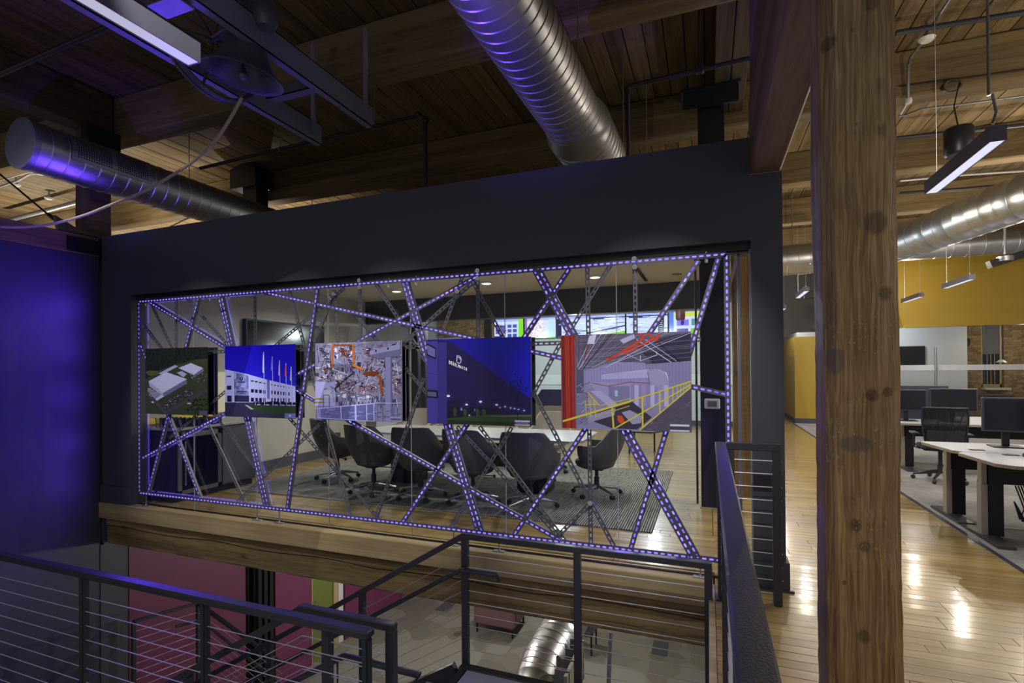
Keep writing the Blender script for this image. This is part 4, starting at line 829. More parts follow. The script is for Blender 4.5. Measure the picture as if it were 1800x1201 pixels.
for k in range(nz_+1): u = zc0+(zc1-zc0)*k/nz_; b.quad(ds(y0, u-.004, .010), ds(y1, u-.004, .010), ds(y1, u+.004, .011), ds(y0, u+.004, .011))
for j in range(ny+1):
    y = y0+(y1-y0)*j/ny
    for k in range(nz_): u, v = zc0+(zc1-zc0)*k/nz_, zc0+(zc1-zc0)*(k+1)/nz_; b.quad(ds(y-.005, u, .0105), ds(y+.005, u, .0105), ds(y+.005, v, .0105), ds(y-.005, v, .0105))
tag(b.build('grille_mesh', galvd, g), kind='stuff')
for y in (4.9, 7.2): MB().tube([(-6.52, y, 4.19), (-6.52, y, CZ-.005)], .006, 6).build('hanger', galvd, g)

g = thing('round_duct', 'big galvanised spiral duct coming overhead towards the camera, purple on its left side', 'duct', (-1.4, 3, 3.6))
dA, dB = at(885, 0, Z=3.90), at(1045, 275, Z=3.90); dd = (dB-dA).normalized()
P0 = dA-dd*2.2; P1 = dA.lerp(dB, .62); P2 = dA.lerp(dB, .72); P3 = dB+dd*4.5
spiral_duct(g, [P0, P1], .262, .105); spiral_duct(g, [P1+dd*.001, P2], lambda t: .27+.045*t, .5, 'reducer', seams=False); spiral_duct(g, [P2+dd*.001, P3], .312, .105)
for q in (P1-dd*.9, P2+dd*.8): MB().tube([(q.x+.30, q.y, 3.9), (q.x+.30, q.y, CZ-.004)], .005, 6).build('hanger', galvd, g)

g = thing('round_duct', 'galvanised duct bending down behind the foreground post on the right', 'duct', (3, 10, 3.4))
path = [(-.5, 11.75, 3.74), (1.6, 11.6, 3.74), (2.5, 11.4, 3.73), (2.95, 11.1, 3.73), (3.25, 10.6, 3.75), (3.45, 10.0, 3.76), (3.72, 9.2, 3.78), (4.05, 8.4, 3.80), (4.6, 7.5, 3.82), (6.0, 6.3, 3.84)]
fine = []
for k in range(len(path)-1):
    for j in range(4):
        t = j/4; p_ = [Vector(path[max(0, min(len(path)-1, k+i))]) for i in (-1, 0, 1, 2)]
        fine.append(.5*((2*p_[1])+(-p_[0]+p_[2])*t+(2*p_[0]-5*p_[1]+4*p_[2]-p_[3])*t*t+(-p_[0]+3*p_[1]-3*p_[2]+p_[3])*t**3))
fine.append(Vector(path[-1])); spiral_duct(g, fine, .30, .20)
MB().tube([(4.05, 8.4, 4.1), (4.05, 8.4, CZ-.004)], .008, 6).build('hanger', galvd, g); MB().tube([(1.6, 11.6, 4.0), (1.6, 11.6, CZ-.004)], .008, 6).build('hanger', galvd, g)
g = thing('round_duct', 'galvanised spiral duct running level along the top of the yellow wall', 'duct', (6, 14.4, 4.1))
spiral_duct(g, [(3.9, 14.1, 4.25), (9.5, 14.1, 4.25)], .25, .28); MB().box(3.35, 3.95, 13.8, 14.4, 3.72, 4.35, bv=.02).build('plenum_box', galv, g)
g = thing('round_duct', 'galvanised duct elbow hanging over the carpet of the lower floor', 'duct', (-2.1, 6.8, -2.7))
spiral_duct(g, [(-2.08, 5.7, -2.75), (-2.10, 6.2, -2.52), (-2.1, 6.6, -2.38), (-2.08, 7.1, -2.32), (-2.05, 9, -2.3)], .30, .16)
MB().box(-1.66, -1.62, 6.0, 6.9, -2.62, -2.12).build('side_grille', mat('pale_grille', (.5, .45, .36), .5), g)
for y in (6.1, 6.35, 6.6, 6.85): MB().box(-1.80, -1.612, y-.006, y+.006, -2.63, -2.11).build('grille_rib', galvd, g)
MB().tube([at(1073, 1112, Y=7.2), at(1070, 1201, Y=7.0), at(1070, 1260, Y=6.9)], .03, 12).build('conduit_drop', galvd, base=True, smooth=True, label='single galvanised pipe dropping to the lower floor', cat='pipe')

# ---------------------------------------------------------------- bell hung between steel channels
cz = 4.02; cA = at(655, 206, Y=4.22); cB = at(565, 238, Y=4.22)
g = thing('channel_frame', 'grey steel channel frame with bolted angle hangers carrying the old bell', 'frame', (cA.x, 3.0, cz))
for nm, q in (('long_channel', cA), ('far_channel', cB)):
    for (dy, dz, w_, h_) in ((0, 0, .008, .13), (.028, .065, .055, .008), (.028, -.065, .055, .008)):
        pass
    b = MB(); x = q.x; z = q.z; b.box(x-.004, x+.004, .6, q.y, z-.10, z+.10); b.box(x-.065, x+.004, .6, q.y, z+.092, z+.10); b.box(x-.065, x+.004, .6, q.y, z-.10, z-.092); b.build('channel', mat('painted_channel', (.27, .28, .36), .45, metal=.2, bump=.06), g)
for q, yy in ((cA, 4.10), (cA, 2.2), (cB, 4.10), (cB, 2.2)):
    b = MB(); x = q.x+.006; b.box(x, x+.006, yy-.03, yy+.03, q.z-.05, CZ-.004 if yy < 4 else 4.86); b.box(x, x+.045, yy-.036, yy-.03, q.z-.05, CZ-.004 if yy < 4 else 4.86); b.build('angle_hanger', mat('painted_channel', (1, 1, 1)), g)
    for dz in (-.02, .03, .62): b = MB().lathe([(0, .012), (.011, .012), (.012, .0), (.012, -.004)], 6, (x+.008, yy, q.z+dz), Matrix.Rotation(PI/2, 3, 'Y')); b.build('bolt', galvd, g)
for yy in (3.55, 2.05):
    b = MB(); b.box(cB.x+.006, cA.x-.056, yy-.045, yy+.045, cA.z-.05, cA.z-.042); b.box(cB.x+.006, cA.x-.056, yy-.045, yy-.038, cA.z-.05, cA.z+.05); b.build('cross_channel', mat('painted_channel', (1, 1, 1)), g)
q = at(300, 14, Z=3.95); MB().box(q.x-.13, q.x+.13, q.y-.07, q.y+.07, 3.95, 3.965, bv=.003).build('flat_plate', galvd, g)
bm = mat('cast_bell_iron', (.12, .125, .16), .38, metal=.35, bump=.35, bscale=55)
bc = at(427, 137, Z=3.80); bx, by, bz = bc.x, bc.y, bc.z
g = thing('bell', 'old cast iron bell hanging mouth down with its wheel and clapper', 'bell', (bx, by, bz))
tl = Matrix.Rotation(math.radians(10), 3, 'Y')
o = [(.285, 0), (.282, .012), (.245, .04), (.205, .085), (.172, .15), (.152, .22), (.138, .27), (.105, .31), (.05, .325), (0, .327)]; i_ = [(0, .305), (.045, .303), (.09, .29), (.12, .255), (.134, .21), (.153, .145), (.186, .08), (.225, .036), (.262, .008), (.285, 0)]
MB().lathe(i_, 40, (bx, by, bz), tl).lathe(o, 40, (bx, by, bz), tl).build('bell_body', bm, g, smooth=True)
MB().tube([(bx, by, bz+.31), (bx+.005, by, bz+.06)], .009, 8).lathe([(0, -.045), (.02, -.042), (.036, -.02), (.036, 0), (.02, .025), (.010, .05), (0, .06)], 16, (bx+.005, by, bz+.03)).build('clapper', bm, g, smooth=True)
b = MB(); b.box(bx-.05, bx+.05, by-.30, by+.30, bz+.37, bz+.44, bv=.01); b.box(bx-.05, bx+.05, by-.07, by+.07, bz+.325, bz+.50, bv=.02); b.build('headstock', bm, g)
wx, wr, wzc = bx-.10, .43, bz+.36
whp = [(wx-.19, by+wr*math.cos(t), wzc+wr*math.sin(t)) for t in [2*PI*k/44 for k in range(45)]]
MB().tube(whp, .020, 8, cap=False).build('wheel_rim', bm, g, smooth=True)
MB().tube([(p[0]-.045, p[1], p[2]) for p in whp], .016, 8, cap=False).build('wheel_rim', bm, g, smooth=True)
for k in range(6): t = k*PI/3+.3; MB().tube([(wx-.2, by+.03*math.cos(t), wzc+.03*math.sin(t)), (wx-.2, by+wr*math.cos(t), wzc+wr*math.sin(t))], .011, 6).build('wheel_spoke', bm, g)
MB().tube([(wx-.25, by, wzc), (bx-.05, by, wzc+.07)], .025, 10).build('axle', bm, g)
b = MB(); b.prism([(by-.16, bz+.30), (by+.16, bz+.30), (by+.05, bz+.62), (by-.05, bz+.62)], 'X', cA.x-.15, cA.x-.10); b.build('bearing_stand', bm, g)
hp = at(462, 30, X=cA.x+.12); MB().lathe([(0, -.09), (.06, -.085), (.08, -.04), (.08, .04), (.055, .08), (.02, .11), (.012, .17), (0, .17)], 18, (hp.x+.03, hp.y, hp.z)).build('counterweight', bm, g, smooth=True)
# rope: twisted strands hanging from the wheel
rp = [at(425, 172, Y=by-.02), at(405, 208, Y=by), at(380, 245, Y=by), at(345, 280, Y=by+.02), at(300, 310, Y=by+.03), at(250, 338, Y=by+.04), at(200, 358, Y=by+.05), at(150, 378, Y=by+.05), at(100, 392, Y=by+.05), at(50, 399, Y=by+.05), at(0, 399, Y=by+.05), at(-60, 392, Y=by+.05)]
sm = []
for k in range(len(rp)-1):
    for j in range(10):
        t = j/10; p_ = [rp[max(0, min(len(rp)-1, k+i))] for i in (-1, 0, 1, 2)]
        sm.append(.5*((2*p_[1])+(-p_[0]+p_[2])*t+(2*p_[0]-5*p_[1]+4*p_[2]-p_[3])*t*t+(-p_[0]+3*p_[1]-3*p_[2]+p_[3])*t**3))
acc = [0]
for a, c in zip(sm[:-1], sm[1:]): acc.append(acc[-1]+(c-a).length)
g = thing('bell_rope', 'pale twisted rope swooping from the bell to the left edge', 'rope', tuple(sm[0]))
ss = []; s_ = 0; k = 0
while s_ < acc[-1]:
    while acc[k+1] < s_: k += 1
    ss.append((sm[k].lerp(sm[k+1], (s_-acc[k])/(acc[k+1]-acc[k])), (sm[k+1]-sm[k]).normalized(), s_)); s_ += .008
for ph in range(3):
    pts = []
    for (p_, d_, q_) in ss:
        a = d_.cross(Vector((0, 1, 0))).normalized(); c = a.cross(d_); t = q_*2*PI/.055+ph*2*PI/3; pts.append(p_+a*.0062*math.cos(t)+c*.0062*math.sin(t))
    MB().tube(pts, .0066, 6).build('strand', mat('hemp', (.42, .36, .27), .9), g, smooth=True)

# ---------------------------------------------------------------- lamps
def pendant(x, y0, y1, z, label, soft=False, wires=(), h=.10, w=.085, group='linear pendant lights', grp=True, top=CZ):
    g = thing('linear_pendant', label, 'light', (x, (y0+y1)/2, z), group)
    hm = mat('pendant_housing', (.13, .125, .17), .45)
    b = MB(); b.box(x-w/2, x+w/2, y0, y1, z+h-.008, z+h); b.box(x-w/2, x-w/2+.006, y0, y1, z, z+h-.008); b.box(x+w/2-.006, x+w/2, y0, y1, z, z+h-.008)
    b.box(x-w/2+.006, x+w/2-.006, y0, y0+.006, z, z+h-.008); b.box(x-w/2+.006, x+w/2-.006, y1-.006, y1, z, z+h-.008); b.build('housing', hm, g)
    MB().box(x-w/2+.007, x+w/2-.007, y0+.007, y1-.007, z+.004, z+.008).build('diffuser', lensdim if soft else lensm, g)
    for yw in wires: MB().tube([(x, yw, z+h), (x, yw, top-.003)], .0022, 6).lathe([(0, .0), (.012, .0), (.008, .035), (0, .04)], 8, (x, yw, z+h)).build('suspension_wire', cablem, g)
    return g
lv = at(342, 114, Z=3.30)
pendant(lv.x, -.6, lv.y, 3.30, 'long linear pendant light ending in front of the bell at the upper left', True, (.1,), h=.11, w=.095)
pendant(1.965, 4.69, 5.89, 3.2, 'nearest linear pendant light at the upper right, seen from below', False, (5.75,), w=.10, h=.115)
pendant(4.62, 12.0, 13.2, 3.2, 'short linear pendant light, right one of two before the yellow wall', False, (12.1, 13.1), w=.10)
pendant(4.64, 14.5, 15.7, 3.2, 'short linear pendant light half hidden by the post, left one before the yellow wall', False, (14.6, 15.6), w=.10)
pendant(1.97, 12.4, 13.6, 3.2, 'small far linear pendant light between the grey pillar and the post, nearer one', False, (12.5, 13.5), w=.10)
pendant(1.97, 15.8, 17.0, 3.2, 'small far linear pendant light between the grey pillar and the post, farther one', False, (15.9,), w=.10)
b = MB(); e0 = at(1745, 218, X=1.965); b.tube([e0, e0+Vector((.03, .02, .09)), e0+Vector((.0, .0, .22)), at(1738, 168, X=1.965), at(1737, 90, X=1.965), Vector((1.965, at(1737, 90, X=1.965).y, CZ-.003))], .010, 8)
b.build('flexible_feed', galvd, base=True, smooth=True, label='flexible metal cable feeding the nearest right-hand pendant', cat='cable')
for k, x in enumerate((855, 1046, 697)):
    v = at(x, (498, 487, 512)[k], Z=2.985); g = thing('ceiling_downlight', ('round lit ceiling disc in the middle of the conference ceiling', 'rightmost round lit disc in the conference ceiling', 'leftmost small lit disc in the conference ceiling')[k], 'light', (v.x, v.y, 2.95), 'round discs in the conference ceiling')
    MB().lathe([(0, 2.975), (.085, 2.975), (.10, 2.985), (.10, 2.999), (0, 2.999)], 24, (v.x, v.y, 0)).build('trim_ring', white, g, smooth=True)
    MB().lathe([(0, 2.966), (.06, 2.968), (.078, 2.974)], 24, (v.x, v.y, 0)).build('lens', discm, g, smooth=True)
MB().obox(at(1118, 470, Z=2.992), at(1136, 494, Z=2.992), .05, .012).build('slot_diffuser', blackst, base=True, label='black slot air diffuser in the cream conference ceiling', cat='diffuser')
v = at(1190, 483, Z=2.99); MB().lathe([(0, 0), (.07, 0), (.075, .009), (0, .009)], 20, (v.x, v.y, 2.99)).build('round_sensor', mat('brown_sensor', (.25, .2, .14), .5), base=True, label='small brown round disc at the right of the conference ceiling', cat='sensor')

# ---------------------------------------------------------------- pipes, conduits, small ceiling things
def pipe(name, label, pts, r, m, cat='pipe', n=10):
    return MB().tube(pts, r, n).build(name, m, base=True, smooth=True, label=label, cat=cat)
bpipe = mat('black_iron_pipe', (.035, .03, .03), .45, metal=.3)
PY = 4.9; e1 = at(738, 203, Y=PY); s0 = at(352, 296, Y=PY)
g = thing('sprinkler_pipe', 'black iron pipe crossing under the planks and dropping behind the wall, left one', 'pipe', (e1.x, PY, 3.3))
MB().tube([s0, e1, at(747, 207, Y=PY), at(748, 216, Y=PY), (at(748, 216, Y=PY).x, PY, 3.26)], .021, 10).build('pipe_run', bpipe, g, smooth=True)
for q in (at(735, 202, Y=PY), at(748, 212, Y=PY)): MB().lathe([(.021, -.03), (.029, -.03), (.029, .03), (.021, .03)], 12, q, Matrix.Rotation(PI/2, 3, 'Y')).build('elbow_collar', bpipe, g, smooth=True)
for px in (480, 660):
    q = at(px, 303-(px-300)*.235+38, Y=PY); q = s0.lerp(e1, (px-300)/438); MB().tube([q, (q.x, q.y, CZ-.003)], .006, 6).tube([(q.x, q.y+.03*math.cos(t), q.z+.03*math.sin(t)) for t in [k*PI/6 for k in range(13)]], .004, 5, cap=False).build('pipe_hanger', galvd, g)
k0 = at(1103, 152, Y=PY); k1 = at(1330, 100, Y=PY)
g = thing('sprinkler_pipe', 'black iron pipe with an elbow at the right of the big round duct', 'pipe', (k0.x, PY, 3.3))
MB().tube([(k0.x, PY, 3.26), (k0.x, PY, k0.z-.03), (k0.x+.008, PY, k0.z-.008), (k0.x+.03, PY, k0.z), k1], .021, 10).build('pipe_run', bpipe, g, smooth=True)
MB().lathe([(.021, -.04), (.031, -.04), (.031, .02), (.021, .02)], 12, (k0.x, PY, k0.z-.04)).build('elbow_collar', bpipe, g, smooth=True)
q = k0.lerp(k1, .58); MB().box(q.x-.035, q.x+.035, q.y-.03, q.y+.03, q.z-.032, q.z+.032, bv=.008).tube([q, (q.x, q.y, CZ-.003)], .006, 6).build('clamp', bpipe, g)
q = at(1135, 80, Y=5.3); pipe('suspension_wire', 'thin wire hanging beside the elbowed black pipe', [(q.x, 5.3, CZ-.003), (q.x, 5.3, 3.26)], .004, galvd, 'wire', 6)
pipe('sprinkler_pipe', 'dark pipe crossing the ceiling at the top left corner', [at(-60, 160, Y=2.9), at(0, 130, Y=2.9), at(200, 42, Y=2.9), at(300, 0, Y=2.9)], .024, bpipe)
pipe('conduit', 'straight dark bar crossing the ceiling at the top right', [at(1575, 58, Z=4.9), at(1800, 22, Z=4.9), at(1860, 12, Z=4.9)], .026, mat('dark_conduit', (.05, .055, .07), .4, metal=.4))
pipe('conduit', 'second dark bar behind the pendant at the upper right', [at(1575, 243, Z=4.86), at(1800, 220, Z=4.86), at(1860, 214, Z=4.86)], .028, mat('dark_conduit', (1, 1, 1)))
pipe('conduit', 'thin galvanised conduit crossing behind the nearest right pendant', [at(1580, 204, Z=4.72), at(1590, 203, Z=4.72), at(1622, 191, Z=4.72), at(1720, 180, Z=4.72), at(1800, 169, Z=4.72), at(1860, 160, Z=4.72)], .013, galvd)
pipe('conduit', 'galvanised conduit bending down past the round detector', [at(1672, -5, Z=4.95), at(1640, 44, Z=4.95), at(1620, 76, Z=4.95), at(1600, 102, Z=4.9), at(1597, 115, Z=4.8), at(1596, 172, Z=4.5)], .016, galvd)
q = at(1597, 178, Z=4.46); g = thing('junction_fitting', 'small pale conduit fitting beside the post at the upper right', 'fitting', tuple(q)); MB().lathe([(0, -.03), (.03, -.025), (.035, 0), (.03, .025), (0, .03)], 14, q).build('body', white, g, smooth=True); MB().tube([q, at(1584, 200, Z=4.6)], .01, 8).build('tail', cablem, g)
pipe('conduit', 'thin bright conduit along a beam at the right, below the big pendant', [at(1582, 318, Y=11.6), at(1700, 307, Y=11.6), at(1830, 299, Y=11.6)], .02, cablem)
pipe('conduit', 'dark pipe along the ceiling just above the curved duct', [at(1582, 340, Y=11.2), at(1700, 332, Y=11.2), at(1830, 320, Y=11.2)], .028, bpipe)
pipe('wire_run', 'thin black cable stapled along the second beam at the right', [at(1582, 152, Y=6.85), at(1660, 141, Y=6.85), at(1690, 138, Y=6.85), at(1740, 131, Y=6.85), at(1830, 118, Y=6.85)], .009, bpipe, 'cable')
q = at(1672, 152, Y=6.83); g = thing('cable_coil', 'coiled black cable hanging from the beam above the black box', 'cable', tuple(q))
for k in range(3): MB().tube([(q.x+(.075+.008*k)*math.cos(t), q.y-.02+.012*k, q.z+(.065-.006*k)*math.sin(t)) for t in [j*PI/10 for j in range(21)]], .006, 6, cap=False).build('coil_turn', bpipe, g)
e = at(1685, 226, Y=6.6); MB().tube([q+Vector((.07, 0, .02)), (e.x, e.y+.1, (q.z+e.z)/2), e], .007, 6).build('drop_cable', bpipe, g)
g = thing('speaker_box', 'black cylindrical speaker hanging behind the nearest right pendant', 'speaker', (e.x, e.y, e.z-.3)); MB().lathe([(0, e.z-.28), (.11, e.z-.28), (.125, e.z-.26), (.125, e.z-.02), (.115, e.z), (0, e.z)], 28, (e.x, e.y, 0)).build('shell', blackst, g, smooth=True)
for dx in (-.11, .11): MB().lathe([(0, 0), (.012, .002), (.014, .012), (0, .016)], 8, (e.x+dx, e.y, e.z-.29)).build('foot_screw', chrome, g)
def detector(px, py, z, label, **k):
    v = at(px, py, Z=z); g = thing('smoke_detector', label, 'detector', (v.x, v.y, z)); MB().lathe([(0, z-.03), (.05, z-.028), (.065, z-.015), (.075, z), (0, z)], 24, (v.x, v.y, 0)).build('cover', white, g, smooth=True); MB().lathe([(.03, z), (.03, z+.05), (.012, z+.05), (.012, CZ-.003)], 14, (v.x, v.y, 0)).build('stem', galvd, g, smooth=True); return g
detector(1629, 68, 4.92, 'white round detector under the planks at the upper right')
detector(86, 348, 4.98, 'white round detector on the lit planks at the far left'); detector(28, 325, 4.98, 'white disc beside the conduit junction at the left edge')
pipe('conduit', 'thin conduit beyond the round duct at the far left', [at(-20, 277, Z=4.9), at(150, 325, Z=4.9), at(200, 339, Z=4.9), at(290, 365, Z=4.9), at(370, 388, Z=4.9)], .014, cablem)
pipe('conduit', 'pale conduit bending to the junction at the left edge', [at(-20, 335, Z=4.93), at(30, 318, Z=4.93), at(52, 306, Z=4.93), at(75, 304, Z=4.93)], .018, cablem)
pipe('conduit', 'second pale conduit at the left edge below the duct end', [at(-20, 322, Z=4.9), at(20, 311, Z=4.9), at(48, 303, Z=4.9), at(75, 302, Z=4.9)], .018, cablem)
q = at(76, 304, Z=4.9); MB().box(q.x-.12, q.x+.12, q.y-.05, q.y+.05, q.z-.02, q.z+.05, bv=.01).build('junction_box', cablem, base=True, label='small metal junction box where the left conduits meet', cat='junction box')
pipe('sprinkler_pipe', 'grey pipe on ring hangers at the far left', [at(20, 386, Z=4.85), at(150, 352, Z=4.85), at(200, 340, Z=4.85), at(250, 326, Z=4.85)], .045, galvd)
pipe('tie_rod', 'black tie rod slanting down to the beam end at the left edge', [at(-10, 298, Y=3.9), at(88, 380, Y=3.9)], .012, bpipe, 'rod'); q0, q1 = at(86, 378, Y=3.9), at(112, 398, Y=3.9); pipe('turnbuckle', 'thick black turnbuckle at the lower end of the slanting rod', [q0, q0.lerp(q1, .15), q0.lerp(q1, .85), q1], .026, bpipe, 'turnbuckle')
pipe('tie_rod', 'black rod rising from the wall top near the end of the round duct', [at(290, 403, Y=6.6), at(352, 373, Y=6.6)], .012, bpipe, 'rod')
MB().box(-7.14, -6.97, 1.0, 4.06, 2.995, 3.235, bv=.008).build('wall_cap_beam', redw, base=True, label='purple-lit timber beam lying on top of the blue wall', cat='beam')
MB().box(-6.968, -6.955, 3.72, 4.06, 3.02, 3.19).build('steel_bracket', blackst, base=True, label='black steel plate on the end of the beam above the blue wall', cat='bracket')
MB().prism([(3.66, 3.20), (4.06, 3.20), (4.06, 3.26), (3.85, 3.30), (3.62, 3.40)], 'X', -7.04, -6.99).build('bracket_fin', blackst, base=True, label='black angled plate where the turnbuckle meets the beam end', cat='bracket')
q = at(150, 208, X=-7.0); MB().box(-7.04, -6.9, 3.9, 4.28, 4.36, 4.58, bv=.01).build('steel_bracket', blackst, base=True, label='black steel seat under the beam above the round duct', cat='bracket')
q = at(440, 305, Y=6.6); MB().box(q.x-.06, q.x+.24, 6.5, 6.75, 3.27, q.z-.28).prism([(q.x-.30, q.z-.28), (q.x+.28, q.z-.28), (q.x+.28, q.z+.02), (q.x+.1, q.z+.16), (q.x-.30, q.z+.05)], 'Y', 6.45, 6.80).build('steel_bracket', blackst, base=True, label='black steel post with sloped cap under the second beam, above the duct', cat='bracket')
# steel column with its cap plates
g = thing('steel_column', 'black steel column inside the conference room carrying the thermostat', 'column', (.05, 6.28, 0))
MB().box(-.085, .195, 6.19, 6.37, 0, 4.69, bv=.006).build('shaft', blackst, g)
MB().box(-.26, .36, 6.06, 6.50, 4.69, 4.72).build('cap_plate', blackst, g); MB().box(-.24, .34, 6.10, 6.12, 4.50, 4.69).build('cap_web', blackst, g)
MB().box(-.10, .21, 6.175, 6.385, .0, .012).build('base_plate', sillw, g)
MB().tube([(-.125, 6.17, .05), (-.125, 6.17, 2.9)], .012, 8).build('conduit', bpipe, g)
v = at(1252, 710, Y=6.18); g = thing('thermostat', 'white thermostat with a grey screen on the black column', 'thermostat', tuple(v))
MB().box(v.x-.082, v.x+.082, 6.165, 6.189, v.z-.058, v.z+.058, bv=.012).build('case', white, g); MB().box(v.x-.048, v.x+.048, 6.162, 6.166, v.z-.034, v.z+.030).build('screen', mat('lcd_grey', (.14, .17, .15), .3), g)
MB().box(.215, .235, 4.3, 6.2, 2.45, 2.5).box(.215, .235, 4.3, 4.34, 0, 2.5).box(.215, .235, 8.0, 8.05, 0, 2.9).build('side_glass_frame', mat('grey_alu', (.3, .3, .33), .4, metal=.5), base=True, label='slim grey metal frame at the right end of the glass wall', cat='frame')
# ---------------------------------------------------------------- conference room contents
rm = bpy.data.materials.new('striped_rug'); rm.use_nodes = True; N = rm.node_tree.nodes; L = rm.node_tree.links; bs = N['Principled BSDF']; bs.inputs['Roughness'].default_value = .95
tc = N.new('ShaderNodeTexCoord'); wv = N.new('ShaderNodeTexWave'); wv.bands_direction = 'X'; wv.inputs['Scale'].default_value = 13; wv.inputs['Distortion'].default_value = .5; wv.inputs['Detail'].default_value = 3; L.new(tc.outputs['Object'], wv.inputs['Vector'])
mp = N.new('ShaderNodeMapping'); mp.inputs['Scale'].default_value = (1, .06, 1); L.new(tc.outputs['Object'], mp.inputs['Vector']); nz = N.new('ShaderNodeTexNoise'); nz.inputs['Scale'].default_value = 70; L.new(mp.outputs[0], nz.inputs['Vector'])
mx = N.new('ShaderNodeMath'); mx.operation = 'MULTIPLY'; L.new(wv.outputs['Fac'], mx.inputs[0]); L.new(nz.outputs['Fac'], mx.inputs[1]); cr = N.new('ShaderNodeValToRGB'); L.new(mx.outputs[0], cr.inputs[0]); e = cr.color_ramp.elements
e[0].position = .12; e[0].color = (.035, .04, .05, 1); e[1].position = .42; e[1].color = (.42, .41, .34, 1); q = e.new(.26); q.color = (.15, .16, .17, 1); L.new(cr.outputs[0], bs.inputs['Base Color'])
MB().box(-5.93, -.517, 5.08, 8.19, .001, .012, bv=.003).build('area_rug', rm, base=True, label='large grey finely striped rug under the conference table', cat='rug')
g = thing('television', 'wide dark wall television on the left conference wall', 'television', (-6.55, 6.66, 1.45))
MB().box(-6.597, -6.52, 5.80, 7.50, 1.42, 2.39, bv=.006).build('cabinet', blackst, g); MB().box(-6.52, -6.517, 5.83, 7.47, 1.45, 2.36).build('screen', mat('tv_glass', (.012, .012, .012), .12), g)
g = thing('drinks_cabinet', 'low grey cabinet run with pale top and a built-in drinks fridge at the left', 'cabinet', (-6.25, 4.8, 0))
grc = mat('grey_laminate', (.10, .10, .115), .4)
MB().box(-6.58, -6.02, 4.94, 5.50, .08, .87, bv=.003).build('carcass', grc, g); MB().box(-6.55, -6.06, 4.33, 5.48, .0, .08).build('plinth', blackst, g)
MB().box(-6.59, -5.98, 4.30, 5.53, .872, .90, bv=.003).build('worktop', mat('stone_top', (.42, .41, .38), .3), g)
d = MB().box(-6.018, -5.995, 4.96, 5.48, .10, .85, bv=.003).build('cabinet_door', grc, g)
g = thing('drinks_fridge', 'steel framed glass-door drinks fridge set into the grey cabinet', 'fridge', (-6.0, 4.62, .1))
st_ = mat('brushed_steel', (.45, .45, .46), .3, metal=1)
MB().box(-6.015, -5.985, 4.34, 4.39, .09, .84).box(-6.015, -5.985, 4.88, 4.93, .09, .84).box(-6.015, -5.985, 4.34, 4.93, .78, .84).box(-6.015, -5.985, 4.34, 4.93, .09, .14).build('door_frame', st_, g)
MB().box(-6.012, -5.992, 4.39, 4.88, .14, .78).build('door_glass', glass('smoked_glass', (.45, .42, .45), .8), g)
MB().box(-6.57, -6.55, 4.32, 4.935, .085, .868).box(-6.55, -6.02, 4.32, 4.34, .085, .868).box(-6.55, -6.02, 4.915, 4.935, .085, .868).box(-6.55, -6.02, 4.34, 4.915, .085, .14).box(-6.55, -6.02, 4.34, 4.915, .845, .868).build('casing', blackst, g)
for z_ in (.33, .52, .71): MB().box(-6.54, -6.04, 4.345, 4.91, z_, z_+.008).build('shelf', chrome, g); MB().tube([(-5.95, 4.41, .2), (-5.95, 4.41, .74)], .009, 8).build('pull_handle', chrome, g)
# bottles show through the fridge glass as rows on shelves in front of its dark back
for r_ in range(3):
    for k in range(5):
        y = 4.44+.095*k; z = (.142, .340, .530)[r_]; MB().lathe([(0, z), (.028, z), (.030, z+.09), (.012, z+.13), (.012, z+.155), (0, z+.155)], 10, (-6.12, y, 0)).build('bottle', mat('dark_bottle', (.10, .13, .17), .15), base=True, smooth=True, label='small dark bottle in the drinks fridge', cat='bottle', group='bottles in the drinks fridge')
cup = glass('tumbler_glass', (.86, .88, .85), 1.6)
gl0 = None
for r_ in range(5):
    for k in range(9):
        x, y = -6.06-.075*r_, 4.36+.075*k
        if k > 2 and r_ < 4:
            MB().lathe([(0, .902), (.030, .902), (.034, .985), (.030, .985), (.027, .912), (0, .910)], 12, (x, y, 0)).build('mug', mat('black_mug', (.02, .02, .025), .25), base=True, smooth=True, label='black mug among the rows of mugs on the drinks cabinet', cat='mug', group='black mugs on the drinks cabinet')
        elif k <= 2:
            MB().lathe([(0, .902), (.026, .902), (.034, 1.02), (.032, 1.02), (.025, .912), (0, .912)], 12, (x, y, 0)).build('tumbler', cup, base=True, smooth=True, label='clear tumbler at the left end of the drinks cabinet', cat='glass', group='clear tumblers on the drinks cabinet')
g = thing('wall_niche', 'yellow-lined display niche with an added glow behind the leftmost panel', 'niche', (-6.58, 4.9, 1.0))
MB().box(-6.598, -6.55, 4.29, 5.25, .93, 1.0).box(-6.598, -6.55, 4.29, 4.36, 1.0, 1.55).build('yellow_lining', mat('glow_yellow', (.75, .52, .03), .5, emit=(.75, .52, .03), es=.12), g)  # faint glow put into the lining's colour, no lamp behind it
MB().box(-6.598, -6.57, 5.30, 5.66, 1.0, 1.58).build('cream_panel', mat('glow_cream', (.75, .70, .5), .5, emit=(.75, .68, .48), es=.25), g)  # glow put into the cream colour as well

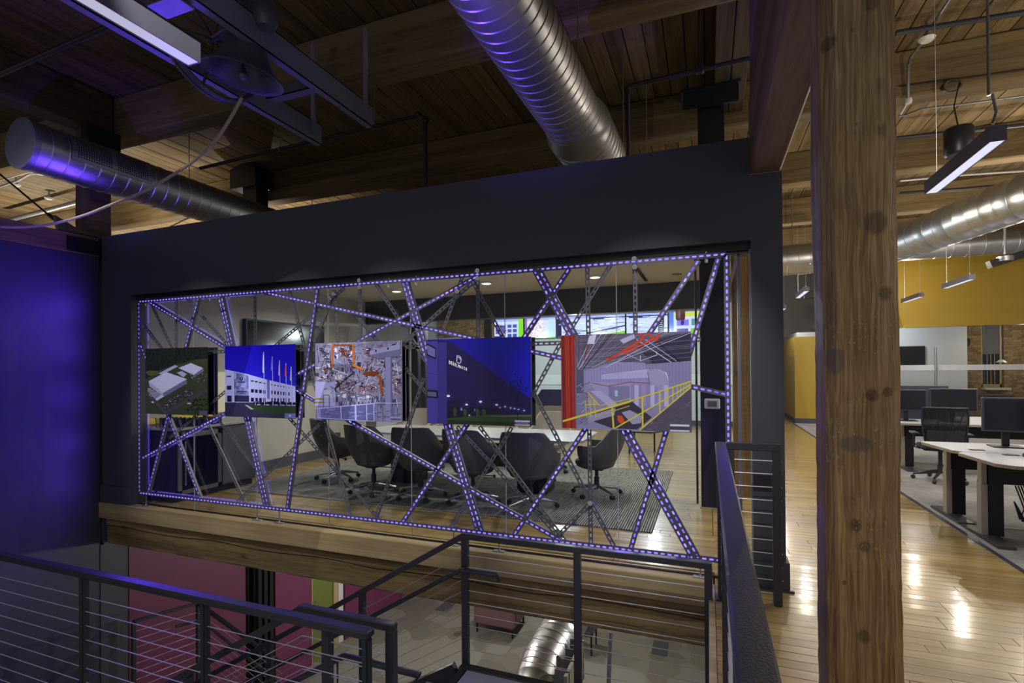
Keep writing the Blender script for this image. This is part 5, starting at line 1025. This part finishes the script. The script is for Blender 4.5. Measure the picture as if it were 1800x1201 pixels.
# table
g = thing('conference_table', 'long conference table with pale glossy top and dark base', 'table', (-3.4, 6.45, 0))
b = MB(); b.prism([(-4.45, 5.88), (-1.50, 5.76), (-1.37, 5.88), (-1.37, 6.74), (-1.52, 6.86), (-4.45, 6.80), (-4.58, 6.65), (-4.58, 6.0)], 'Z', .715, .745); b.build('table_top', mat('pale_table_top', (.42, .40, .42), .18), g)
MB().box(-2.3, -1.9, 6.15, 6.5, 0.012, .715, bv=.01).box(-4.2, -3.8, 6.15, 6.5, 0.012, .715, bv=.01).build('pedestal', blackst, g); MB().box(-3.8, -2.3, 6.28, 6.36, .3, .6).build('modesty_rail', blackst, g)
shellm = mat('charcoal_upholstery', (.075, .072, .070), .55, bump=.05, bscale=300)
def conf_chair(label, m):
    t = thing('conference_chair', label, 'chair', (0, 0, 0), 'conference chairs')
    # wrap-round bucket: back at -Y, open to +Y
    na, nzz = 22, 9; b = MB(); G = []
    for side in (0, 1):
        for i in range(na+1):
            a = -118+236*i/na; ar = math.radians(a); k = min(1, max(0, (abs(a)-38)/42)); k = k*k*(3-2*k); top = .90-.25*k; row = []
            for j in range(nzz+1):
                f = j/nzz; z = .385+(top-.385)*f; r = .215+.115*math.sin(min(1, f*1.35)*PI/2)+.012*f-(.045 if side else 0); lean = -.05*f*(1-k)
                row.append(Vector((r*1.02*math.sin(ar), -r*.95*math.cos(ar)+lean, z)))
            G.append(row)
    n = (na+1); off = len(b.v)
    for row in G: b.v += row
    w_ = nzz+1
    for s_ in (0, 1):
        for i in range(na):
            for j in range(nzz): q = (s_*n+i)*w_+j; b.f.append((q, q+w_, q+w_+1, q+1)); b.c.append(None)
    for i in range(na): a_, c_ = i*w_+nzz, (n+i)*w_+nzz; b.f.append((a_, a_+w_, c_+w_, c_)); b.c.append(None)
    for i in (0, na):
        for j in range(nzz): a_, c_ = i*w_+j, (n+i)*w_+j; b.f.append((a_, a_+1, c_+1, c_)); b.c.append(None)
    b.build('bucket_back', m, t, smooth=True)
    MB().lathe([(0, .35), (.17, .352), (.225, .375), (.245, .41), (.24, .445), (.20, .465), (0, .47)], 26, (0, .02, 0)).build('seat_cushion', m, t, smooth=True)
    MB().box(-.07, .07, -.09, .10, .325, .352, bv=.006).lathe([(.032, .12), (.032, .24), (.022, .24), (.022, .33)], 14).build('column', blackst, t, smooth=True)
    MB().tube([(.06, 0, .338), (.27, .02, .338)], .006, 6).lathe([(0, -.018), (.016, -.014), (.018, 0), (.014, .016), (0, .018)], 10, (.275, .02, .338)).build('lever', blackst, t)
    for k in range(5):
        a = k*2*PI/5+.3; c, s_ = math.cos(a), math.sin(a)
        MB().tube([(.03*c, .03*s_, .125), (.16*c, .16*s_, .105), (.30*c, .30*s_, .078)], [.022, .018, .013], 8).build('base_arm', mat('satin_aluminium', (.35, .35, .38), .3, metal=.9), t, smooth=True)
        for w2 in (-.015, .015): MB().lathe([(0, -.010), (.025, -.010), (.028, -.006), (.028, .006), (.025, .010), (0, .010)], 14, (.30*c-w2*s_, .30*s_+w2*c, .028+.012), Matrix.Rotation(a, 3, 'Z') @ Matrix.Rotation(PI/2, 3, 'X')).build('caster', blackst, t, smooth=True)
    return t
def move(o, loc, rz=0): o.location = loc; o.rotation_euler = (0, 0, rz)
FZ = .0
c0 = conf_chair('charcoal conference chair fifth from the left along the near side, back to the glass', shellm); move(c0, (-1.88, 5.46, .012), .06)
for (x, y, rz, lb) in ((-2.60, 5.48, -.10, 'charcoal conference chair second from the right end of the near side'), (-3.32, 5.50, .12, 'charcoal conference chair in the middle of the near side of the table'),
                       (-4.04, 5.54, -.06, 'charcoal conference chair second from the left of the near side'), (-4.98, 5.98, -.55, 'charcoal conference chair turned at the far left of the table, clear of the others'),
                       (-1.30, 6.30, 1.5, 'charcoal conference chair at the right end of the table, seen from the side')):
    dup(c0, (x, y, .012), rz, lb)
c1 = conf_chair('taupe conference chair on the far side, behind the fourth panel gap', mat('taupe_upholstery', (.30, .27, .22), .6)); move(c1, (-4.75, 7.55, .012), PI)
for x, lb in ((-3.15, 'taupe conference chair on the far side near the tabletop reflection'), (-2.28, 'taupe conference chair on the far side just left of the red pipes panel'), (-3.95, 'taupe conference chair on the far side hidden mostly by panels')): dup(c1, (x, 7.52, .012), PI, lb)
g = thing('lounge_chair', 'blue-backed chair beyond the table, left of the red pipes panel', 'chair', (-3.35, 11.4, 0))
b = MB(); b.prism([(-3.70, .75), (-3.0, .75), (-3.0, .98), (-3.1, 1.12), (-3.6, 1.12), (-3.70, .98)], 'Y', 11.3, 11.4); b.build('back', mat('navy_fabric', (.03, .035, .12), .7), g)
MB().box(-3.62, -3.08, 11.4, 11.95, .42, .52, bv=.03).build('seat', mat('navy_fabric', (1, 1, 1)), g)
for x in (-3.6, -3.12):
    for y in (11.38, 11.9): MB().box(x, x+.03, y, y+.03, 0, .75 if y < 11.5 else .42).build('leg', blackst, g)
# screens on the far wall
GAIN = 1.0
scm = vcol('lit_screen', .2, emit=1.35, base=.1); Rs = random.Random(4)
xs = [at(px, 580, Y=14.9).x for px in (868, 921, 978, 1037, 1100, 1175, 1234)]
SZ0, SZ1 = 2.52, 3.17
slab = ['leftmost lit screen with small white pictures and a green strip', 'second lit screen from the left showing a plan drawing', 'third lit screen, mostly white, behind the doubled strut', 'fourth lit screen with a pale aerial road view', 'fifth lit screen with a wide pale landscape view', 'rightmost lit screen with a yellow-green heading']
for k in range(6):
    x0, x1 = xs[k]+.012, xs[k+1]-.012; g = thing('video_screen', slab[k], 'screen', ((x0+x1)/2, 14.9, SZ0), 'lit screens along the far wall')
    MB().box(x0, x1, 14.9, 14.96, SZ0, SZ1, bv=.004).build('casing', blackst, g); MB().box((x0+x1)/2-.1, (x0+x1)/2+.1, 14.96, 14.999, SZ0+.2, SZ1-.2).build('wall_bracket', blackst, g)
    p = Pic(x0+.012, x1-.012, SZ0+.015, SZ1-.015, 14.897, (0, 100, 0, 60)); p.rect(0, 0, 100, 60, (190, 200, 255)); p.rect(0, 0, 100, 7, (150, 165, 250))
    if k == 0:
        p.rect(84, 0, 100, 60, (120, 200, 40)); p.rect(4, 18, 40, 44, (90, 90, 170))
        for _ in range(18): x, y = Rs.uniform(4, 36), Rs.uniform(18, 42); p.line((x, y), (x+8, y-5), 1.5, (30, 30, 70))
        for i in range(2):
            for j in range(3): p.rect(46+i*18, 16+j*14, 60+i*18, 26+j*14, (60, 80, 150))
        p.rect(0, 50, 30, 56, (40, 40, 90))
    elif k == 1:
        p.rect(0, 0, 8, 60, (120, 90, 160)); p.poly([(10, 10), (60, 6), (64, 56), (10, 56)], (220, 205, 235))
        for _ in range(40): x, y = Rs.uniform(12, 60), Rs.uniform(12, 54); p.line((x, y), (x+Rs.uniform(-9, 9), y+Rs.uniform(-7, 7)), 1.2, Rs.choice([(70, 60, 110), (150, 90, 140), (30, 30, 60)]))
        p.rect(78, 4, 96, 56, (170, 200, 255)); p.rect(0, 56, 100, 60, (110, 190, 50))
    elif k in (2, 3, 4):
        if k == 2: p.rect(0, 6, 14, 60, (20, 20, 60))
        else: p.rect(0, 6, 100, 9, (20, 20, 50)); p.rect(6, 9, 40, 12, (40, 40, 90))
        for _ in range(26): x, y = Rs.uniform(4, 80), Rs.uniform(12, 54); p.line((x, y), (x+Rs.uniform(8, 34), y+Rs.uniform(-5, 3)), Rs.uniform(1, 3), Rs.choice([(140, 160, 220), (225, 230, 255), (120, 150, 150), (80, 90, 150)]))
        if k == 3: p.poly([(0, 46), (100, 30), (100, 34), (0, 51)], (60, 60, 90)); p.poly([(40, 54), (100, 46), (100, 60), (50, 60)], (120, 190, 70))
        if k == 4:
            p.rect(78, 8, 92, 60, (14, 18, 50))
            for y in range(12, 56, 5): p.rect(80, y, 88, y+1.6, (170, 190, 200))
        p.rect(0, 56, 60, 60, (30, 30, 80))
        for x in range(3, 56, 5): p.rect(x, 57, x+2.5, 59, Rs.choice([(90, 190, 190), (200, 200, 220), (190, 90, 90)]))
    else:
        p.rect(14, 2, 100, 14, (185, 200, 60)); p.rect(18, 5, 50, 9, (230, 235, 180)); p.rect(0, 0, 14, 60, (70, 110, 210)); p.rect(24, 22, 62, 38, (120, 110, 210)); p.blob(42, 30, 6, 7, (50, 30, 130)); p.rect(70, 20, 96, 38, (70, 140, 140)); p.rect(24, 46, 60, 58, (90, 90, 150)); p.rect(68, 46, 96, 60, (110, 180, 60))
    p.build('picture', scm, g, fix=False)
q = at(1196, 558, Y=14.3); MB().lathe([(0, 0), (.10, 0), (.12, .05), (.12, .35), (.09, .38), (.012, .38), (.012, .485), (0, .485)], 20, (q.x, 14.3, 2.86)).build('projector_can', mat('maroon_metal', (.10, .02, .025), .4), base=True, smooth=True, label='dark red canister hanging in front of the rightmost screen', cat='canister')
q = at(1130, 770, Z=.4); g = thing('coffee_table', 'dark low table standing on the wood floor beyond the rug', 'table', (-1.0, 9.9, 0))
MB().prism([(-1.5, 9.6), (-.95, 9.6), (-.7, 10.1), (-.9, 10.5), (-1.5, 10.5)], 'Z', .40, .43).build('top', slate2, g)
for x, y in ((-1.4, 9.7), (-1.4, 10.4), (-.98, 10.05)): MB().box(x, x+.03, y, y+.03, 0, .40).build('leg', blackst, g)

# ---------------------------------------------------------------- lower floor sofa
g = thing('sofa', 'dusty pink sofa standing on the lower carpet', 'sofa', (-4.2, 10.0, -3.9)); pk = mat('dusty_pink_fabric', (.26, .14, .16), .85, bump=.2, bscale=200)
MB().box(-4.62, -3.72, 9.72, 9.86, -3.72, -3.15, bv=.04).build('back', pk, g); MB().box(-4.62, -4.5, 9.86, 10.5, -3.72, -3.35, bv=.04).build('arm', pk, g); MB().box(-3.84, -3.72, 9.86, 10.5, -3.72, -3.35, bv=.04).build('arm', pk, g); MB().box(-4.5, -3.84, 9.86, 10.5, -3.72, -3.5, bv=.04).build('seat', pk, g)
for x in (-4.58, -3.79):
    for y in (9.76, 10.42): MB().box(x, x+.03, y, y+.03, -3.9, -3.72).build('leg', blackst, g)
q = at(1041, 1118, Z=-3.5); qx, qy = q.x, q.y
g = thing('side_chair', 'dark chair edge peeping beside the middle guard post below', 'chair', (qx, qy, -3.9)); MB().box(qx-.5, qx, qy, qy+.5, -3.55, -3.45, bv=.02).build('seat', slate2, g)
for x in (qx-.48, qx-.04):
    for y in (qy+.02, qy+.46): MB().box(x, x+.03, y, y+.03, -3.9, -3.55).build('leg', blackst, g)

# ---------------------------------------------------------------- open office
top = mat('white_desk_top', (.50, .50, .54), .4); edge = mat('beech_edge', (.42, .34, .22), .5); legm = mat('beige_leg', (.40, .34, .26), .45, metal=.1)
def desk(pts, label, legs, z=.73, group='sit-stand desks'):
    t = thing('desk', label, 'desk', (pts[0][0]+.7, pts[0][1], 0), group)
    MB().prism(pts, 'Z', z-.004, z).build('desk_top', top, t); MB().prism([(x, y) for x, y in pts], 'Z', z-.030, z-.0045).build('top_edge', edge, t)
    for (x, y, s) in legs:
        MB().box(x, x+.05, y-.045, y+.045, .03, .50, bv=.003).build('leg', legm, t); MB().box(x+.005, x+.045, y-.040, y+.040, .50, z-.031, bv=.003).build('leg_inner', legm, t)
        MB().box(x+.052, x+.16, y-.05, y+.05, .03, z-.031).build('leg_shroud', blackst, t)
        b = MB(); b.prism([(y-.35, .001), (y+.35, .001), (y+.34, .022), (y+.05, .035), (y-.05, .035), (y-.34, .022)], 'X', x-.01, x+.12); b.build('foot', mat('dark_foot', (.06, .055, .055), .4), t)
    x0 = legs[0][0]; MB().box(x0+.17, pts[1][0]-.1, legs[0][1]-.02, legs[0][1]+.02, .5, .62).build('cable_tray', blackst, t)
    return t
desk([(2.72, 6.37), (4.6, 6.37), (4.6, 7.12), (2.26, 7.12), (2.24, 7.04), (2.30, 6.45), (2.36, 6.37)], 'white desk with beech edge, farther of the joined pair nearest the corridor', [(2.33, 6.72, 1)])
desk([(2.62, 5.55), (4.6, 5.55), (4.6, 6.355), (2.36, 6.355), (2.29, 6.28), (2.33, 5.68), (2.42, 5.58)], 'white desk with beech edge, nearest one of the pair at the right', [(2.33, 5.98, 1)])
for x, y in ((2.47, 6.50), (2.62, 6.22)): MB().box(x, x+.12, y, y+.05, .7305, .736, bv=.002).build('cable_grommet', blackst, base=True, label='dark cable flap in the white desk top, ' + ('farther one' if y > 6.4 else 'nearer one'), cat='grommet')
b = MB(); b.tube([(2.50, 6.35, .60), (2.48, 6.35, .45), (2.52, 6.36, .3), (2.49, 6.36, .15), (2.54, 6.33, .02)], .02, 8); b.build('cable_spine', blackst, base=True, smooth=True, label='black snaking cable sleeve between the two near desk legs', cat='cable')
b = MB()
for k in range(4): b.tube([(2.58+.02*k, 5.95, .5), (2.62+.03*k, 5.9, .3-.03*k), (2.60+.02*k, 5.93, .2-.02*k), (2.58, 5.97, .35)], .006, 6)
b.build('loose_cables', blackst, base=True, smooth=True, label='tangle of black cables hanging behind the nearest desk leg', cat='cables', kind='stuff')
desk([(2.7, 9.3), (5.2, 9.3), (5.2, 10.05), (2.7, 10.05)], 'white desk in the second row, behind the mesh chair', [(2.8, 9.68, 1), (5.0, 9.68, 1)])
desk([(2.7, 10.07), (5.2, 10.07), (5.2, 10.82), (2.7, 10.82)], 'white desk in the second row, farther half', [(2.8, 10.45, 1), (5.0, 10.45, 1)])
MB().box(2.75, 3.55, 10.04, 10.075, .735, 1.27, bv=.004).build('desk_divider', mat('slate_fabric', (.055, .06, .10), .8), base=True, label='blue-grey divider screen between the second-row desks', cat='divider')
def monitor(loc, w, h, rz, label, sil=False, group='computer monitors'):
    t = thing('monitor', label, 'monitor', (0, 0, 0), group); x, y, z = loc; bzl = mat('silver_bezel', (.4, .4, .42), .35, metal=.4) if sil else mat('grey_bezel', (.055, .06, .085), .45)
    b0 = .16; b = MB(); b.box(-w/2, w/2, 0, .035, b0, b0+h, bv=.006); b.build('casing', bzl, t)
    MB().box(-w/2+.018, w/2-.018, -.003, -.0005, b0+.018, b0+h-.018).build('screen', mat('off_screen', (.014, .015, .022), .25), t)
    MB().box(-.03, .03, .036, .07, .012, b0+h*.5, bv=.004).build('stand_neck', blackst, t); MB().box(-.13, .13, -.06, .14, .001, .012, bv=.004).build('stand_base', blackst, t)
    move(t, (x, y, z), rz); return t
bk = monitor((2.90, 9.70, .731), .51, .33, 0, 'dark monitor at the left of the second desk row, beside the post'); bk2 = monitor((3.48, 9.68, .731), .59, .35, 0, 'dark wide monitor directly above the mesh chair back')
monitor((2.90, 7.02-.2, .731), .40, .36, -.1, 'dark monitor on the near desks, seen half behind the silver-framed one'); monitor((3.28, 6.62, .731), .54, .40, -.25, 'silver-framed monitor cut by the right edge of the picture', True)
def keyboard(x, y, z, rz, label):
    t = thing('keyboard', label, 'keyboard', (0, 0, 0)); MB().box(-.22, .22, -.07, .07, .001, .016, bv=.004).build('tray', blackst, t); b = MB()
    for i in range(14):
        for j in range(4): b.box(-.205+i*.0295, -.205+i*.0295+.024, -.058+j*.029, -.058+j*.029+.024, .016, .022)
    tag(b.build('keys', mat('dark_keys', (.03, .03, .04), .5), t), kind='stuff'); move(t, (x, y, z), rz)
keyboard(3.16, 6.18, .731, -.15, 'black keyboard below the silver-framed monitor')
MB().lathe([(0, .001), (.03, .001), (.034, .012), (.022, .030), (0, .034)], 16, (0, 0, 0), Matrix(((.95, 0, 0), (0, 1.7, 0), (0, 0, 1)))).build('mouse', blackst, smooth=True, label='black mouse on the white desk top left of the keyboard', cat='mouse').location = (2.78, 6.20, .731)
# task chairs
meshm = bpy.data.materials.new('chair_mesh_fabric'); meshm.use_nodes = True; nt = meshm.node_tree; N = nt.nodes; L = nt.links; bs = N['Principled BSDF']; bs.inputs['Base Color'].default_value = (.012, .012, .014, 1); bs.inputs['Roughness'].default_value = .7
tc = N.new('ShaderNodeTexCoord'); ck = N.new('ShaderNodeTexChecker'); ck.inputs['Scale'].default_value = 240; L.new(tc.outputs['Object'], ck.inputs['Vector']); tr = N.new('ShaderNodeBsdfTransparent'); mx = N.new('ShaderNodeMixShader'); ml = N.new('ShaderNodeMath'); ml.operation = 'MULTIPLY'; ml.inputs[1].default_value = .5; L.new(ck.outputs['Fac'], ml.inputs[0]); L.new(ml.outputs[0], mx.inputs[0]); L.new(bs.outputs[0], mx.inputs[1]); L.new(tr.outputs[0], mx.inputs[2]); L.new(mx.outputs[0], N['Material Output'].inputs[0])
def task_chair(label):
    t = thing('task_chair', label, 'chair', (0, 0, 0), 'mesh task chairs'); pl = mat('chair_plastic', (.03, .03, .035), .45)
    def sh(u, f): return Vector((u*(.20+.045*math.sin(f*2.2)), -.25-.03*f+.04*u*u, .52+.50*f))
    b = MB(); nu, nf = 10, 8
    for side in (0, .006):
        o_ = len(b.v)
        for i in range(nu+1):
            for j in range(nf+1): b.v.append(sh(-1+2*i/nu, j/nf)+Vector((0, side, 0)))
        for i in range(nu):
            for j in range(nf): q = o_+i*(nf+1)+j; b.f.append((q, q+nf+1, q+nf+2, q+1)); b.c.append(None)
    b.build('mesh_back', meshm, t, smooth=True)
    rim = [sh(-1, j/8) for j in range(9)]+[sh(-1+2*i/8, 1) for i in range(1, 9)]+[sh(1, 1-j/8) for j in range(1, 9)]+[sh(1-2*i/8, 0) for i in range(1, 9)]
    MB().tube(rim, .012, 7, cap=False).build('back_frame', pl, t, smooth=True)
    b = MB()
    for k in range(5): b.tube([sh(-.9+.45*k, 0), sh(-.55+.28*k, .5), sh(-.95+.47*k, 1)], .006, 5)
    b.build('back_ribs', pl, t); MB().box(-.20, .20, -.262, -.242, .50, .72, bv=.008).build('lumbar_panel', pl, t)
    MB().box(-.24, .24, -.22, .24, .43, .50, bv=.03).build('seat', mat('black_fabric', (.02, .02, .024), .85), t)
    for s_ in (-1, 1): MB().tube([(s_*.22, 0, .44), (s_*.29, 0, .46), (s_*.29, -.02, .64)], .014, 8).box(s_*.29-.04, s_*.29+.04, -.13, .12, .64, .67, bv=.01).build('armrest', pl, t)
    MB().tube([(0, -.1, .42), (0, -.24, .45), (0, -.27, .6)], .018, 8).lathe([(.035, .11), (.035, .22), (.025, .22), (.025, .42)], 12).build('column', pl, t)
    for k in range(5):
        a = k*2*PI/5+.5; c, s_ = math.cos(a), math.sin(a); MB().tube([(.03*c, .03*s_, .13), (.30*c, .30*s_, .075)], [.025, .015], 7).build('base_arm', pl, t)
        MB().lathe([(0, -.02), (.024, -.02), (.028, -.014), (.028, .014), (.024, .02), (0, .02)], 12, (.30*c, .30*s_, .03), Matrix.Rotation(a, 3, 'Z') @ Matrix.Rotation(PI/2, 3, 'X')).build('caster', pl, t, smooth=True)
    return t
tch = task_chair('black mesh-backed task chair behind the near desks'); move(tch, (2.98, 8.72, .001), -.1)
dup(tch, (2.62, 11.55, .001), 2.2, 'black task chair beside the far desks, close to the post'); dup(tch, (3.0, 4.85, .001), 0.2, 'black task chair tucked at the right edge beneath the near desk'); dup(tch, (4.5, 8.7, .001), .2, 'second black task chair at the right behind the monitors')
MB().box(2.72, 3.0, 10.86, 11.02, .002, .5, bv=.01).build('red_drawer_unit', mat('dark_red_metal', (.16, .02, .015), .4), base=True, label='small dark red box under the far desks beside the post', cat='box')
# glass front of the meeting room under the yellow wall
g = thing('meeting_glass', 'frameless glass front of the meeting room with a frosted band', 'glass wall', (6, 16.56, 0)); gx_ = [3.36, 4.8, 5.70, 6.6, 8.1, 9.6]
for a, c in zip(gx_[:-1], gx_[1:]):
    MB().box(a+.004, c-.004, 16.55, 16.56, .01, 2.62).build('pane', gl, g); MB().box(a+.004, c-.004, 16.540, 16.549, 1.48, 1.62).build('frosted_band', mat('frosted_film', (.62, .62, .66), .6), g)
MB().tube([(5.56, 16.48, 1.0), (5.56, 16.48, 2.08)], .028, 12).tube([(5.56, 16.48, 1.15), (5.56, 16.55, 1.15)], .012, 8).tube([(5.56, 16.48, 1.95), (5.56, 16.55, 1.95)], .012, 8).build('door_pull', st_, g, smooth=True)
q0 = at(1585, 609, Y=19.5); q1 = at(1627, 643, Y=19.5); g = thing('television', 'black wall television in the meeting room beside the foreground post', 'television', (q0.x, 19.5, q1.z)); MB().box(q0.x-.8, q1.x, 19.50, 19.58, q1.z, q0.z, bv=.008).build('casing', blackst, g); MB().box(q0.x-.78, q1.x-.02, 19.495, 19.4995, q1.z+.02, q0.z-.02).build('screen', mat('tv_glass', (1, 1, 1)), g)
wn = thing('window_1', None, None, (8.1, 20, .9), kind='structure')
MB().box(7.86, 8.42, 20.04, 20.1, .92, 1.02).box(7.86, 7.94, 20.04, 20.1, .92, 2.9).box(8.36, 8.42, 20.04, 20.1, .92, 2.9).build('window_frame', sillw, wn); MB().box(7.94, 8.36, 20.075, 20.08, 1.02, 2.9).build('pane', mat('night_pane', (.02, .02, .03), .1), wn)
MB().box(7.95, 8.35, 20.05, 20.058, 1.95, 2.9).build('roller_blind', mat('grey_blind', (.13, .13, .15), .8), wn); MB().box(7.84, 8.44, 19.6, 20.0, .86, .92).build('window_sill', mat('pale_stone', (.5, .47, .38), .7), wn)
for x in (8.05, 8.14, 8.23): MB().box(x, x+.015, 20.05, 20.065, 1.02, 1.95).build('glazing_bar', sillw, wn)
q = at(1696, 602, Y=19.8); g = thing('fire_bell', 'black handset-like device on the brick beside the meeting room window', 'device', tuple(q)); MB().lathe([(0, -.05), (.14, -.05), (.16, 0), (.10, .04), (0, .05)], 18, (q.x, 19.84, q.z), Matrix.Rotation(PI/2, 3, 'X')).build('body', blackst, g, smooth=True); MB().box(q.x-.05, q.x+.05, 19.78, 19.88, q.z-.42, q.z-.1, bv=.02).build('handset', blackst, g)
q = at(1760, 637, Y=18.2); MB().lathe([(0, 0), (.12, 0), (.05, .06), (.008, .08), (.008, 2.895-q.z), (0, 2.895-q.z)], 16, (q.x, 18.2, q.z)).build('lamp_shade', white, base=True, smooth=True, label='small white lamp shade glimpsed before the brick pier', cat='lamp')
MB().box(7.1, 7.9, 18.2, 18.9, .72, .76).box(7.4, 7.6, 18.4, 18.6, 0, .72).build('meeting_table', slate2, base=True, label='dark meeting table behind the glass at the far right', cat='table')
g = thing('ceiling_projector', 'dark angled projector arm hanging before the yellow wall', 'projector', tuple(at(1765, 460, Y=12.5)))
a_, c_ = at(1738, 466, Y=12.5), at(1812, 443, Y=12.5); MB().obox(a_, c_, .18, .14).build('arm_body', blackst, g); q = at(1767, 454, Y=12.45); MB().lathe([(0, -.07), (.12, -.06), (.13, .03), (.05, .07), (0, .07)], 14, q).build('hub', galvd, g, smooth=True); MB().tube([q, Vector((q.x, q.y, CZ-.003))], .02, 8).build('drop_rod', galvd, g)
q = at(1402, 520, Y=16); MB().box(q.x+.15, q.x+.45, 15.9, 16.0, q.z-.1, q.z+.1, bv=.01).box(q.x+.29, q.x+.31, 15.94, 15.96, q.z+.1, CZ-.003).build('hanging_box', blackst, base=True, label='small black box above the yellow cupboards, beside the post', cat='box')
bpy.context.view_layer.update()
